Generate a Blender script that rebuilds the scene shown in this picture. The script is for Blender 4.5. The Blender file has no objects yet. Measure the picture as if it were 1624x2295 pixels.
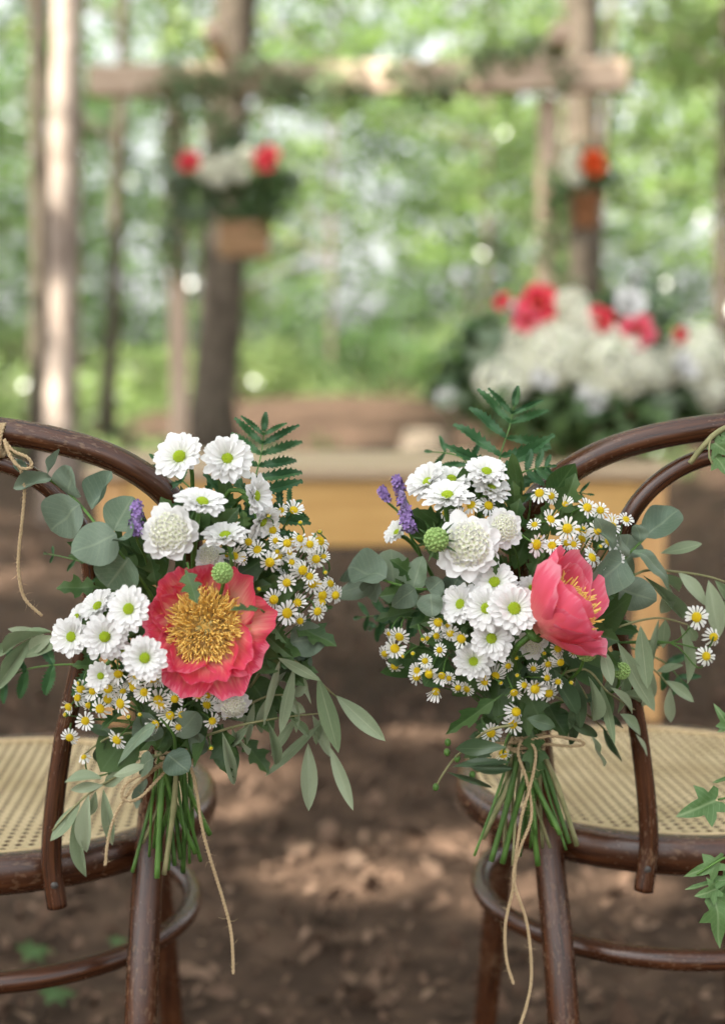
import bpy, math, random
import numpy as np
from mathutils import Vector, Matrix, noise

scene = bpy.context.scene
R = math.radians
rnd = random.Random(7)

# ------------------------------------------------------------------ camera, sky, sun, exposure
FPX, HZ, CX, CY = 3172.0, 797.0, 812.0, 1147.5        # focal length and horizon in a 1624 x 2295 frame
CAMZ = 0.88
TILT = math.atan((CY - HZ) / FPX)
cam = bpy.data.cameras.new('camera')
cam_o = bpy.data.objects.new('camera', cam)
scene.collection.objects.link(cam_o)
cam_o.location = (0, 0, CAMZ)
cam_o.rotation_euler = (R(90) - TILT, 0, 0)
cam.sensor_fit = 'VERTICAL'
cam.sensor_height = 36
cam.lens = 36 * FPX / 2295
cam.clip_start, cam.clip_end = 0.05, 600
cam.dof.use_dof = True
cam.dof.focus_distance = 1.10
cam.dof.aperture_fstop = 2.9
cam.dof.aperture_blades = 0
scene.camera = cam_o

SUN_EL, SUN_AZ = R(54), math.atan2(-0.80, -0.60)      # azimuth measured from +Y towards +X
SUN = Vector((math.sin(SUN_AZ) * math.cos(SUN_EL), math.cos(SUN_AZ) * math.cos(SUN_EL), math.sin(SUN_EL)))
world = bpy.data.worlds.new('World')
scene.world = world
world.use_nodes = True
nt = world.node_tree
nt.nodes.clear()
sky = nt.nodes.new('ShaderNodeTexSky')
sky.sky_type = 'NISHITA'
sky.sun_disc = False
sky.sun_elevation = SUN_EL
sky.sun_rotation = SUN_AZ
sky.dust_density = 3.0
hsv = nt.nodes.new('ShaderNodeHueSaturation')         # sky desaturated to stand in for white balance
hsv.inputs['Saturation'].default_value = 0.12
bg = nt.nodes.new('ShaderNodeBackground')
bg.inputs['Strength'].default_value = 0.085
wo = nt.nodes.new('ShaderNodeOutputWorld')
nt.links.new(sky.outputs[0], hsv.inputs['Color'])
nt.links.new(hsv.outputs[0], bg.inputs['Color'])
nt.links.new(bg.outputs[0], wo.inputs[0])
sl = bpy.data.lights.new('sun', 'SUN')
sl.energy, sl.angle, sl.color = 5.0, R(0.53), (1.0, 0.93, 0.82)
so = bpy.data.objects.new('sun', sl)
scene.collection.objects.link(so)
so.rotation_euler = (-SUN).to_track_quat('-Z', 'Y').to_euler()
vs = scene.view_settings
vs.view_transform, vs.look, vs.gamma, vs.exposure = 'Standard', 'None', 1.0, 2.4
vs.use_curve_mapping = False
cy = scene.cycles
cy.max_bounces, cy.diffuse_bounces, cy.glossy_bounces, cy.transmission_bounces = 5, 4, 2, 3
cy.sample_clamp_indirect = 6.0
cy.use_denoising = True
cy.use_adaptive_sampling, cy.adaptive_threshold = True, 0.03
cy.caustics_reflective = cy.caustics_refractive = False

# ------------------------------------------------------------------ helpers
def P(px, py, Y):
    """the point at world depth Y behind a place in the 1624 x 2295 frame"""
    xc, yc = (px - CX) / FPX, (CY - py) / FPX
    d = Vector((xc, math.cos(TILT) + yc * math.sin(TILT), -math.sin(TILT) + yc * math.cos(TILT)))
    return Vector((0, 0, CAMZ)) + d * (Y / d.y)

def mesh(name, V, F, mat, uv=None, smooth=True):
    me = bpy.data.meshes.new(name)
    me.from_pydata([tuple(v) for v in V], [], [tuple(f) for f in F])
    if smooth:
        me.polygons.foreach_set('use_smooth', [True] * len(me.polygons))
    if uv is not None:
        l = me.uv_layers.new(name='UVMap')
        idx = np.zeros(len(me.loops), dtype=np.int32)
        me.loops.foreach_get('vertex_index', idx)
        l.data.foreach_set('uv', np.asarray(uv, dtype=np.float32)[idx].ravel())
    me.materials.append(mat)
    me.update()
    return me

def obj(name, me, parent=None, M=None):
    o = bpy.data.objects.new(name, me)
    scene.collection.objects.link(o)
    if parent is not None:
        o.parent = parent
    if M is not None:
        o.matrix_basis = M
    return o

def tag(o, label=None, cat=None, group=None, kind=None):
    if label: o['label'] = label
    if cat: o['category'] = cat
    if group: o['group'] = group
    if kind: o['kind'] = kind
    return o

def thing(name, label, cat, loc, group=None):
    o = obj(name, None)
    o.location = loc
    o.empty_display_size = 0.05
    return tag(o, label, cat, group)

class MB:
    """collects pieces of ONE mesh"""
    def __init__(s): s.V, s.F, s.U = [], [], []
    def add(s, V, F, U=None):
        b = len(s.V)
        s.V += [Vector(v) for v in V]
        s.F += [tuple(i + b for i in f) for f in F]
        s.U += list(U) if U is not None else [(0.5, 0.5)] * len(V)
    def mesh(s, name, mat, off=None, smooth=True):
        V = s.V if off is None else [v - off for v in s.V]
        return mesh(name, V, s.F, mat, s.U, smooth)

def grid(nu, nv, fn):
    V, F, U = [], [], []
    for j in range(nv + 1):
        for i in range(nu + 1):
            u, v = i / nu * 2 - 1, j / nv
            V.append(Vector(fn(u, v)))
            U.append((u * .5 + .5, v))
    for j in range(nv):
        for i in range(nu):
            a = j * (nu + 1) + i
            F.append((a, a + 1, a + nu + 2, a + nu + 1))
    return V, F, U

def catmull(pts, n=6):
    pts = [Vector(p) for p in pts]
    out = []
    L = len(pts)
    for i in range(L - 1):
        p0, p1, p2, p3 = pts[max(i - 1, 0)], pts[i], pts[i + 1], pts[min(i + 2, L - 1)]
        for k in range(n):
            t = k / n
            out.append(.5 * ((2 * p1) + (p2 - p0) * t + (2 * p0 - 5 * p1 + 4 * p2 - p3) * t * t + (3 * p1 - p0 - 3 * p2 + p3) * t ** 3))
    out.append(pts[-1])
    return out

def interp(vals, n):
    out = []
    for i in range(len(vals) - 1):
        for k in range(n):
            out.append(vals[i] + (vals[i + 1] - vals[i]) * k / n)
    return out + [vals[-1]]

def frames(path):
    T = [(path[min(i + 1, len(path) - 1)] - path[max(i - 1, 0)]).normalized() for i in range(len(path))]
    n = T[0].orthogonal().normalized()
    N = []
    for t in T:
        n = (n - t * n.dot(t))
        n = n.normalized() if n.length > 1e-6 else t.orthogonal().normalized()
        N.append(n.copy())
    return T, N

def tube(path, rad, sides=8, closed=False, caps=True):
    if not hasattr(rad, '__len__'): rad = [rad] * len(path)
    T, N = frames(path)
    V, F, U = [], [], []
    l = 0
    for i, p in enumerate(path):
        if i: l += (p - path[i - 1]).length
        B = T[i].cross(N[i])
        for k in range(sides):
            a = 2 * math.pi * k / sides
            V.append(p + (N[i] * math.cos(a) + B * math.sin(a)) * rad[i])
            U.append((k / sides, l))
    n = len(path)
    for i in range(n - 1):
        for k in range(sides):
            k2 = (k + 1) % sides
            F.append((i * sides + k, i * sides + k2, (i + 1) * sides + k2, (i + 1) * sides + k))
    if closed:
        for k in range(sides):
            k2 = (k + 1) % sides
            F.append(((n - 1) * sides + k, (n - 1) * sides + k2, k2, k))
    elif caps:
        F.append(tuple(range(sides - 1, -1, -1)))
        F.append(tuple((n - 1) * sides + k for k in range(sides)))
    return V, F, U

def box(c, s):
    x, y, z = s[0] / 2, s[1] / 2, s[2] / 2
    V = [Vector(c) + Vector(p) for p in ((-x, -y, -z), (x, -y, -z), (x, y, -z), (-x, y, -z), (-x, -y, z), (x, -y, z), (x, y, z), (-x, y, z))]
    return V, [(0, 3, 2, 1), (4, 5, 6, 7), (0, 1, 5, 4), (1, 2, 6, 5), (2, 3, 7, 6), (3, 0, 4, 7)], None

def bbox(c, s, b):
    """box with chamfered edges"""
    V, F = [], []
    import itertools
    idx = {}
    h = [k / 2 for k in s]
    for sx, sy, sz in itertools.product((-1, 1), repeat=3):
        for ax in range(3):
            p = [sx * (h[0] - b), sy * (h[1] - b), sz * (h[2] - b)]
            p[ax] = (sx, sy, sz)[ax] * h[ax]
            idx[(sx, sy, sz, ax)] = len(V)
            V.append(Vector(c) + Vector(p))
    for ax in range(3):
        a1, a2 = (ax + 1) % 3, (ax + 2) % 3
        for s0 in (-1, 1):
            q = []
            for (p1, p2) in ((-1, -1), (1, -1), (1, 1), (-1, 1)):
                k = [0, 0, 0]; k[ax] = s0; k[a1] = p1; k[a2] = p2
                q.append(idx[(k[0], k[1], k[2], ax)])
            F.append(tuple(q if s0 > 0 else q[::-1]))
            for s1 in (-1, 1):
                q = []
                for (t, axx) in ((-1, ax), (1, ax), (1, a1), (-1, a1)):
                    k = [0, 0, 0]; k[ax] = s0; k[a1] = s1; k[a2] = t
                    q.append(idx[(k[0], k[1], k[2], axx)])
                F.append(tuple(q if s0 * s1 < 0 else q[::-1]))
    for c3 in itertools.product((-1, 1), repeat=3):
        q = [idx[c3 + (a,)] for a in range(3)]
        F.append(tuple(q if c3[0] * c3[1] * c3[2] > 0 else q[::-1]))
    return V, F, None

def ball(c, r, nu=8, nv=6, sq=(1, 1, 1)):
    V, F, U = [], [], []
    for j in range(nv + 1):
        th = math.pi * j / nv
        for i in range(nu):
            a = 2 * math.pi * i / nu
            V.append(Vector(c) + Vector((math.sin(th) * math.cos(a) * sq[0], math.sin(th) * math.sin(a) * sq[1], math.cos(th) * sq[2])) * r)
            U.append((i / nu, 1 - j / nv))
    for j in range(nv):
        for i in range(nu):
            i2 = (i + 1) % nu
            F.append((j * nu + i, (j + 1) * nu + i, (j + 1) * nu + i2, j * nu + i2))
    return V, F, U

def frame_z(loc, n, roll=0.0, s=1.0):
    """matrix whose local Z is n"""
    n = Vector(n).normalized()
    q = n.to_track_quat('Z', 'Y').to_matrix().to_4x4()
    sc = Matrix.Diagonal((s, s, s, 1)) if not hasattr(s, '__len__') else Matrix.Diagonal((s[0], s[1], s[2], 1))
    return Matrix.Translation(loc) @ q @ Matrix.Rotation(roll, 4, 'Z') @ sc

def frame_leaf(base, tip, nhint, w, L=None):
    """leaf frame: local +Y runs from base to tip, local Z is near nhint"""
    y = (tip - base)
    L = y.length if L is None else L
    y = y.normalized()
    z = Vector(nhint) - y * Vector(nhint).dot(y)
    z = z.normalized() if z.length > 1e-4 else y.orthogonal().normalized()
    x = y.cross(z)
    m = Matrix((x, y, z)).transposed().to_4x4()
    return Matrix.Translation(base) @ m @ Matrix.Diagonal((w, L, L, 1))

# ------------------------------------------------------------------ materials
def newmat(name):
    m = bpy.data.materials.new(name)
    m.use_nodes = True
    t = m.node_tree
    t.nodes.clear()
    out = t.nodes.new('ShaderNodeOutputMaterial')
    b = t.nodes.new('ShaderNodeBsdfPrincipled')
    t.links.new(b.outputs[0], out.inputs[0])
    return m, t, b, out

def N(t, kind, **kw):
    n = t.nodes.new(kind)
    for k, v in kw.items():
        if k.startswith('i_'):
            n.inputs[k[2:].replace('_', ' ')].default_value = v
        else:
            setattr(n, k, v)
    return n

def ramp(t, stops):
    r = t.nodes.new('ShaderNodeValToRGB')
    e = r.color_ramp.elements
    while len(e) < len(stops): e.new(0.5)
    for k, (p, c) in enumerate(stops):
        e[k].position = p
        e[k].color = (c[0], c[1], c[2], 1)
    return r

def bump(t, b, src, strength, dist):
    bn = N(t, 'ShaderNodeBump', i_Strength=strength, i_Distance=dist)
    t.links.new(src, bn.inputs['Height'])
    t.links.new(bn.outputs[0], b.inputs['Normal'])
    return bn

def mixc(t, fac, a, b):
    m = t.nodes.new('ShaderNodeMix')
    m.data_type = 'RGBA'
    for s, k in ((fac, 0), (a, 6), (b, 7)):
        if hasattr(s, 'is_output'): t.links.new(s, m.inputs[k])
        else: m.inputs[k].default_value = s if k == 0 else (s[0], s[1], s[2], 1)
    return m.outputs[2]

def m_leaf(name, c1, c2, vein=None, rough=.5, trans=.28, tcol=None, spec=.35, ribs=True):
    """two-tone leaf: colour shifts from leaf to leaf and with fine mottling; pale midrib and side veins"""
    m, t, b, out = newmat(name)
    info = N(t, 'ShaderNodeObjectInfo')
    geo = N(t, 'ShaderNodeNewGeometry')
    tc = N(t, 'ShaderNodeTexCoord')
    nz = N(t, 'ShaderNodeTexNoise', i_Scale=90.0, i_Detail=3.0)
    t.links.new(tc.outputs['Object'], nz.inputs['Vector'])
    add = N(t, 'ShaderNodeMath', operation='ADD')
    t.links.new(info.outputs['Random'], add.inputs[0])
    t.links.new(geo.outputs['Random Per Island'], add.inputs[1])
    fr = N(t, 'ShaderNodeMath', operation='FRACT')
    t.links.new(add.outputs[0], fr.inputs[0])
    col = mixc(t, fr.outputs[0], c1, c2)
    mot = ramp(t, [(.3, (.8, .8, .8)), (.7, (1.15, 1.15, 1.15))])
    t.links.new(nz.outputs['Fac'], mot.inputs[0])
    mm = t.nodes.new('ShaderNodeMix'); mm.data_type = 'RGBA'; mm.blend_type = 'MULTIPLY'
    mm.inputs[0].default_value = .8
    t.links.new(col, mm.inputs[6]); t.links.new(mot.outputs[0], mm.inputs[7])
    col = mm.outputs[2]
    if vein is not None:
        uv = N(t, 'ShaderNodeUVMap')
        sp = N(t, 'ShaderNodeSeparateXYZ')
        t.links.new(uv.outputs[0], sp.inputs[0])
        d = N(t, 'ShaderNodeMath', operation='SUBTRACT'); d.inputs[1].default_value = .5
        t.links.new(sp.outputs[0], d.inputs[0])
        ab = N(t, 'ShaderNodeMath', operation='ABSOLUTE')
        t.links.new(d.outputs[0], ab.inputs[0])
        r1 = ramp(t, [(0.0, (1, 1, 1)), (.045, (0, 0, 0))])
        t.links.new(ab.outputs[0], r1.inputs[0])
        fac = r1.outputs[0]
        if ribs:
            w1 = N(t, 'ShaderNodeMath', operation='MULTIPLY_ADD')      # v*9 - |u|*5
            w1.inputs[1].default_value = -5.0
            t.links.new(ab.outputs[0], w1.inputs[0])
            v9 = N(t, 'ShaderNodeMath', operation='MULTIPLY'); v9.inputs[1].default_value = 8.0
            t.links.new(sp.outputs[1], v9.inputs[0])
            t.links.new(v9.outputs[0], w1.inputs[2])
            f1 = N(t, 'ShaderNodeMath', operation='FRACT')
            t.links.new(w1.outputs[0], f1.inputs[0])
            r2 = ramp(t, [(0.0, (.45, .45, .45)), (.1, (0, 0, 0)), (.93, (0, 0, 0)), (1.0, (.45, .45, .45))])
            t.links.new(f1.outputs[0], r2.inputs[0])
            mx = N(t, 'ShaderNodeMath', operation='MAXIMUM')
            t.links.new(r1.outputs[0], mx.inputs[0]); t.links.new(r2.outputs[0], mx.inputs[1])
            fac = mx.outputs[0]
        fm = N(t, 'ShaderNodeMath', operation='MULTIPLY'); fm.inputs[1].default_value = .6
        t.links.new(fac, fm.inputs[0])
        col = mixc(t, fm.outputs[0], col, vein)
    if vein is not None:                                  # blemishes and a waxy bloom
        sn = N(t, 'ShaderNodeTexNoise', noise_dimensions='4D', i_Scale=7.0, i_Detail=5.0, i_Roughness=.7)
        t.links.new(tc.outputs['UV'], sn.inputs['Vector'])
        sw = N(t, 'ShaderNodeMath', operation='MULTIPLY'); sw.inputs[1].default_value = 50
        t.links.new(info.outputs['Random'], sw.inputs[0]); t.links.new(sw.outputs[0], sn.inputs['W'])
        sr_ = ramp(t, [(.66, (0, 0, 0)), (.72, (.55, .55, .55))])
        t.links.new(sn.outputs['Fac'], sr_.inputs[0])
        col = mixc(t, sr_.outputs[0], col, (.16, .12, .05))
        br_ = ramp(t, [(.25, (.22, .22, .22)), (.5, (0, 0, 0))])
        t.links.new(sn.outputs['Fac'], br_.inputs[0])
        col = mixc(t, br_.outputs[0], col, vein)
    t.links.new(col, b.inputs['Base Color'])
    b.inputs['Roughness'].default_value = rough
    b.inputs['Specular IOR Level'].default_value = spec
    if trans:
        tr = N(t, 'ShaderNodeBsdfTranslucent')
        if tcol is None:
            t.links.new(col, tr.inputs[0])
        else:
            tr.inputs[0].default_value = (*tcol, 1)
        ms = N(t, 'ShaderNodeMixShader'); ms.inputs[0].default_value = trans
        t.links.new(b.outputs[0], ms.inputs[1]); t.links.new(tr.outputs[0], ms.inputs[2])
        t.links.new(ms.outputs[0], out.inputs[0])
    return m

def m_petal(name, stops, trans=.25, rough=.55, vein=.06, shift=0.0, spec=.25):
    """petal colour along its length (uv.v), with fine lengthwise veins"""
    m, t, b, out = newmat(name)
    uv = N(t, 'ShaderNodeUVMap')
    sp = N(t, 'ShaderNodeSeparateXYZ')
    t.links.new(uv.outputs[0], sp.inputs[0])
    mp = N(t, 'ShaderNodeMapping'); mp.inputs['Scale'].default_value = (26, 1.6, 1)
    t.links.new(uv.outputs[0], mp.inputs[0])
    info = N(t, 'ShaderNodeObjectInfo')
    nz = N(t, 'ShaderNodeTexNoise', noise_dimensions='4D', i_Scale=1.0, i_Detail=3.0)
    t.links.new(mp.outputs[0], nz.inputs['Vector'])
    w = N(t, 'ShaderNodeMath', operation='MULTIPLY'); w.inputs[1].default_value = 40
    t.links.new(info.outputs['Random'], w.inputs[0]); t.links.new(w.outputs[0], nz.inputs['W'])
    ad = N(t, 'ShaderNodeMath', operation='MULTIPLY_ADD')
    ad.inputs[1].default_value = vein * 4
    t.links.new(nz.outputs['Fac'], ad.inputs[0])
    sub = N(t, 'ShaderNodeMath', operation='SUBTRACT'); sub.inputs[1].default_value = vein * 2
    t.links.new(sp.outputs[1], sub.inputs[0]); t.links.new(sub.outputs[0], ad.inputs[2])
    r = ramp(t, stops)
    src = ad.outputs[0]
    if shift:                                             # each petal carries its colour a little higher or lower
        s1 = N(t, 'ShaderNodeMath', operation='MULTIPLY_ADD')
        s1.inputs[1].default_value, s1.inputs[2].default_value = shift, -shift * .6
        t.links.new(info.outputs['Random'], s1.inputs[0])
        s2 = N(t, 'ShaderNodeMath', operation='ADD')
        t.links.new(src, s2.inputs[0]); t.links.new(s1.outputs[0], s2.inputs[1])
        src = s2.outputs[0]
    t.links.new(src, r.inputs[0])
    col = r.outputs[0]
    t.links.new(col, b.inputs['Base Color'])
    b.inputs['Roughness'].default_value = rough
    b.inputs['Specular IOR Level'].default_value = spec
    bump(t, b, nz.outputs['Fac'], .35, .0008)
    tr = N(t, 'ShaderNodeBsdfTranslucent')
    t.links.new(col, tr.inputs[0])
    ms = N(t, 'ShaderNodeMixShader'); ms.inputs[0].default_value = trans
    t.links.new(b.outputs[0], ms.inputs[1]); t.links.new(tr.outputs[0], ms.inputs[2])
    t.links.new(ms.outputs[0], out.inputs[0])
    return m

def m_plain(name, c1, c2, scale=60, rough=.6, bstr=.3, bdist=.001, spec=.3, coord='Object', detail=4):
    m, t, b, out = newmat(name)
    tc = N(t, 'ShaderNodeTexCoord')
    nz = N(t, 'ShaderNodeTexNoise', i_Scale=scale, i_Detail=float(detail))
    t.links.new(tc.outputs[coord], nz.inputs['Vector'])
    r = ramp(t, [(.3, c1), (.7, c2)])
    t.links.new(nz.outputs['Fac'], r.inputs[0])
    t.links.new(r.outputs[0], b.inputs['Base Color'])
    b.inputs['Roughness'].default_value = rough
    b.inputs['Specular IOR Level'].default_value = spec
    if bstr: bump(t, b, nz.outputs['Fac'], bstr, bdist)
    return m

def m_chairwood():
    m, t, b, out = newmat('bentwood')
    uv = N(t, 'ShaderNodeUVMap')
    mp = N(t, 'ShaderNodeMapping'); mp.inputs['Scale'].default_value = (9, 7, 1)
    t.links.new(uv.outputs[0], mp.inputs[0])
    g = N(t, 'ShaderNodeTexNoise', i_Scale=2.2, i_Detail=6.0, i_Roughness=.65)
    t.links.new(mp.outputs[0], g.inputs['Vector'])
    r = ramp(t, [(.28, (.015, .0052, .0023)), (.5, (.052, .0178, .0072)), (.75, (.115, .043, .016))])
    t.links.new(g.outputs['Fac'], r.inputs[0])
    tc = N(t, 'ShaderNodeTexCoord')
    w = N(t, 'ShaderNodeTexNoise', i_Scale=14.0, i_Detail=5.0, i_Roughness=.7)
    t.links.new(tc.outputs['Object'], w.inputs['Vector'])
    mp2 = N(t, 'ShaderNodeMapping'); mp2.inputs['Scale'].default_value = (16, 60, 1)
    t.links.new(uv.outputs[0], mp2.inputs[0])
    w2 = N(t, 'ShaderNodeTexNoise', i_Scale=2.0, i_Detail=4.0)
    t.links.new(mp2.outputs[0], w2.inputs['Vector'])
    mul = N(t, 'ShaderNodeMath', operation='MULTIPLY')
    t.links.new(w.outputs['Fac'], mul.inputs[0]); t.links.new(w2.outputs['Fac'], mul.inputs[1])
    wr = ramp(t, [(.315, (0, 0, 0)), (.41, (1, 1, 1))])
    t.links.new(mul.outputs[0], wr.inputs[0])
    wf = N(t, 'ShaderNodeMath', operation='MULTIPLY'); wf.inputs[1].default_value = .6
    t.links.new(wr.outputs[0], wf.inputs[0])
    col = mixc(t, wf.outputs[0], r.outputs[0], (.24, .15, .08))
    t.links.new(col, b.inputs['Base Color'])
    rr = N(t, 'ShaderNodeMath', operation='MULTIPLY_ADD')
    rr.inputs[1].default_value, rr.inputs[2].default_value = .35, .27
    t.links.new(wf.outputs[0], rr.inputs[0])
    t.links.new(rr.outputs[0], b.inputs['Roughness'])
    b.inputs['Specular IOR Level'].default_value = .5
    b.inputs['Coat Weight'].default_value = .15
    b.inputs['Coat Roughness'].default_value = .22
    bump(t, b, g.outputs['Fac'], .18, .0006)
    return m

def m_planks(name, c1, c2, axis=(1, 14, 14), rough=.55):
    m, t, b, out = newmat(name)
    tc = N(t, 'ShaderNodeTexCoord')
    mp = N(t, 'ShaderNodeMapping'); mp.inputs['Scale'].default_value = axis
    t.links.new(tc.outputs['Object'], mp.inputs[0])
    nz = N(t, 'ShaderNodeTexNoise', i_Scale=3.0, i_Detail=6.0, i_Roughness=.6)
    t.links.new(mp.outputs[0], nz.inputs['Vector'])
    r = ramp(t, [(.3, c1), (.7, c2)])
    t.links.new(nz.outputs['Fac'], r.inputs[0])
    info = N(t, 'ShaderNodeObjectInfo')
    hs = N(t, 'ShaderNodeHueSaturation')
    v = N(t, 'ShaderNodeMath', operation='MULTIPLY_ADD'); v.inputs[1].default_value, v.inputs[2].default_value = .3, .85
    t.links.new(info.outputs['Random'], v.inputs[0]); t.links.new(v.outputs[0], hs.inputs['Value'])
    t.links.new(r.outputs[0], hs.inputs['Color'])
    t.links.new(hs.outputs[0], b.inputs['Base Color'])
    b.inputs['Roughness'].default_value = rough
    bump(t, b, nz.outputs['Fac'], .3, .002)
    return m

def m_litter(name, stops, scale):
    m, t, b, out = newmat(name)
    tc = N(t, 'ShaderNodeTexCoord')
    geo = N(t, 'ShaderNodeNewGeometry')
    nz = N(t, 'ShaderNodeTexNoise', i_Scale=scale, i_Detail=8.0, i_Roughness=.68)
    t.links.new(tc.outputs['Object'], nz.inputs['Vector'])
    ad = N(t, 'ShaderNodeMath', operation='MULTIPLY_ADD'); ad.inputs[1].default_value = .55
    t.links.new(geo.outputs['Random Per Island'], ad.inputs[0])
    sb = N(t, 'ShaderNodeMath', operation='SUBTRACT'); sb.inputs[1].default_value = .27
    t.links.new(nz.outputs['Fac'], sb.inputs[0]); t.links.new(sb.outputs[0], ad.inputs[2])
    r = ramp(t, stops)
    t.links.new(ad.outputs[0], r.inputs[0])
    t.links.new(r.outputs[0], b.inputs['Base Color'])
    b.inputs['Roughness'].default_value = .85
    b.inputs['Specular IOR Level'].default_value = .15
    bump(t, b, nz.outputs['Fac'], .6, .02)
    return m

WOOD = m_chairwood()
CANE = m_plain('cane', (.40, .30, .155), (.62, .49, .295), 11, .5, .2, detail=8)
WHITE = m_petal('white_petal', [(0, (.74, .78, .60)), (.28, (.83, .84, .79)), (.6, (.87, .87, .85)), (1, (.88, .88, .87))], .3, vein=.05, shift=.25)
CREAM = m_petal('cream_petal', [(0, (.66, .76, .42)), (.3, (.84, .85, .68)), (1, (.89, .88, .80))], .35, vein=.10)
GREENDISC = m_plain('green_disc', (.22, .36, .012), (.50, .60, .03), 900, .6, .5, .0004)
YELLOW = m_plain('yellow_disc', (.58, .40, .006), (.78, .62, .015), 900, .6, .5, .0004)
PEONY = m_petal('coral_petal', [(0, (.95, .66, .36)), (.45, (.95, .54, .38)), (.64, (.91, .32, .27)), (.82, (.84, .12, .16)), (.95, (.81, .07, .15)), (1, (.87, .20, .28))], .45, vein=.12, shift=.24)
PINK = m_petal('pink_petal', [(0, (.92, .52, .36)), (.22, (.89, .28, .25)), (.6, (.85, .13, .18)), (.88, (.84, .14, .23)), (1, (.88, .30, .38))], .38, vein=.10, shift=.15)
RED = m_petal('red_petal', [(0, (.90, .50, .12)), (.3, (.86, .22, .14)), (.6, (.82, .08, .10)), (1, (.80, .07, .13))], .3)
ORANGE = m_petal('orange_petal', [(0, (.85, .30, .06)), (1, (.80, .10, .03))], .25)
STAMEN = m_petal('stamen', [(0, (.99, .78, .46)), (.5, (.99, .74, .32)), (.7, (.99, .66, .16)), (1, (.99, .72, .22))], .12, vein=.02, spec=.1)
CARPEL = m_plain('carpel', (.62, .58, .22), (.80, .70, .38), 300, .5, .1)
LILAC = m_plain('lavender_floret', (.17, .10, .29), (.34, .23, .48), 500, .7, .3)
CALYX = m_plain('lavender_calyx', (.13, .10, .20), (.26, .20, .36), 500, .7, .3)
STEM = m_plain('green_stem', (.045, .11, .018), (.105, .21, .045), 35, .45, .2)
STEMD = m_plain('dark_stem', (.03, .075, .014), (.07, .14, .03), 35, .5, .2)
POD = m_plain('green_pod', (.20, .34, .09), (.36, .50, .18), 400, .6, .2)
TWIG = m_plain('twig', (.16, .17, .07), (.28, .26, .13), 80, .6, .3)
EUC = m_leaf('eucalyptus_leaf', (.095, .15, .10), (.175, .225, .16), (.24, .30, .20), .5, .18, ribs=True, spec=.35)
EUC2 = m_leaf('young_eucalyptus_leaf', (.13, .20, .12), (.22, .28, .185), (.30, .36, .24), .5, .22, ribs=True, spec=.35)
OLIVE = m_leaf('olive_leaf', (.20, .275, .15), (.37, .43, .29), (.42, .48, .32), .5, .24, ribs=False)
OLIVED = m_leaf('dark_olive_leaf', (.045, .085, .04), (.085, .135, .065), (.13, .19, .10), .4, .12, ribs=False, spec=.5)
FERN = m_leaf('fern_leaf', (.028, .085, .035), (.055, .14, .05), (.08, .17, .07), .5, .2)
DARK = m_leaf('dark_foliage', (.035, .082, .022), (.08, .145, .042), (.11, .18, .07), .45, .25)
IVY = m_leaf('ivy_leaf', (.075, .16, .045), (.13, .235, .08), (.30, .40, .20), .45, .28)
METAL = m_plain('dark_metal', (.05, .045, .04), (.09, .08, .07), 200, .35, .1)
TWINE = m_plain('jute_twine', (.34, .25, .14), (.52, .40, .24), 700, .9, .4, .0004, .1)

# ------------------------------------------------------------------ bentwood chairs
HOOP = [(-.150, -.268, 0), (-.148, -.240, .15), (-.149, -.2, .32), (-.156, -.160, .46), (-.168, -.176, .54), (-.186, -.2, .63), (-.197, -.218, .70), (-.190, -.232, .755), (-.146, -.243, .795), (-.078, -.249, .817), (0, -.25, .824)]
HOOPR = [.0135, .0146, .0142, .0132, .0125, .012, .0116, .0112, .011, .011, .011]
INNER = [(-.082, -.216, .418), (-.078, -.214, .47), (-.090, -.216, .56), (-.114, -.226, .66), (-.118, -.236, .715), (-.102, -.242, .76), (-.062, -.246, .792), (0, -.247, .803)]
INNERR = [.0086, .0086, .0080, .0078, .0076, .0076, .0076, .0076]

def mirror(L):
    return L + [(-a, b, c) for a, b, c in L[-2::-1]]

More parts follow.
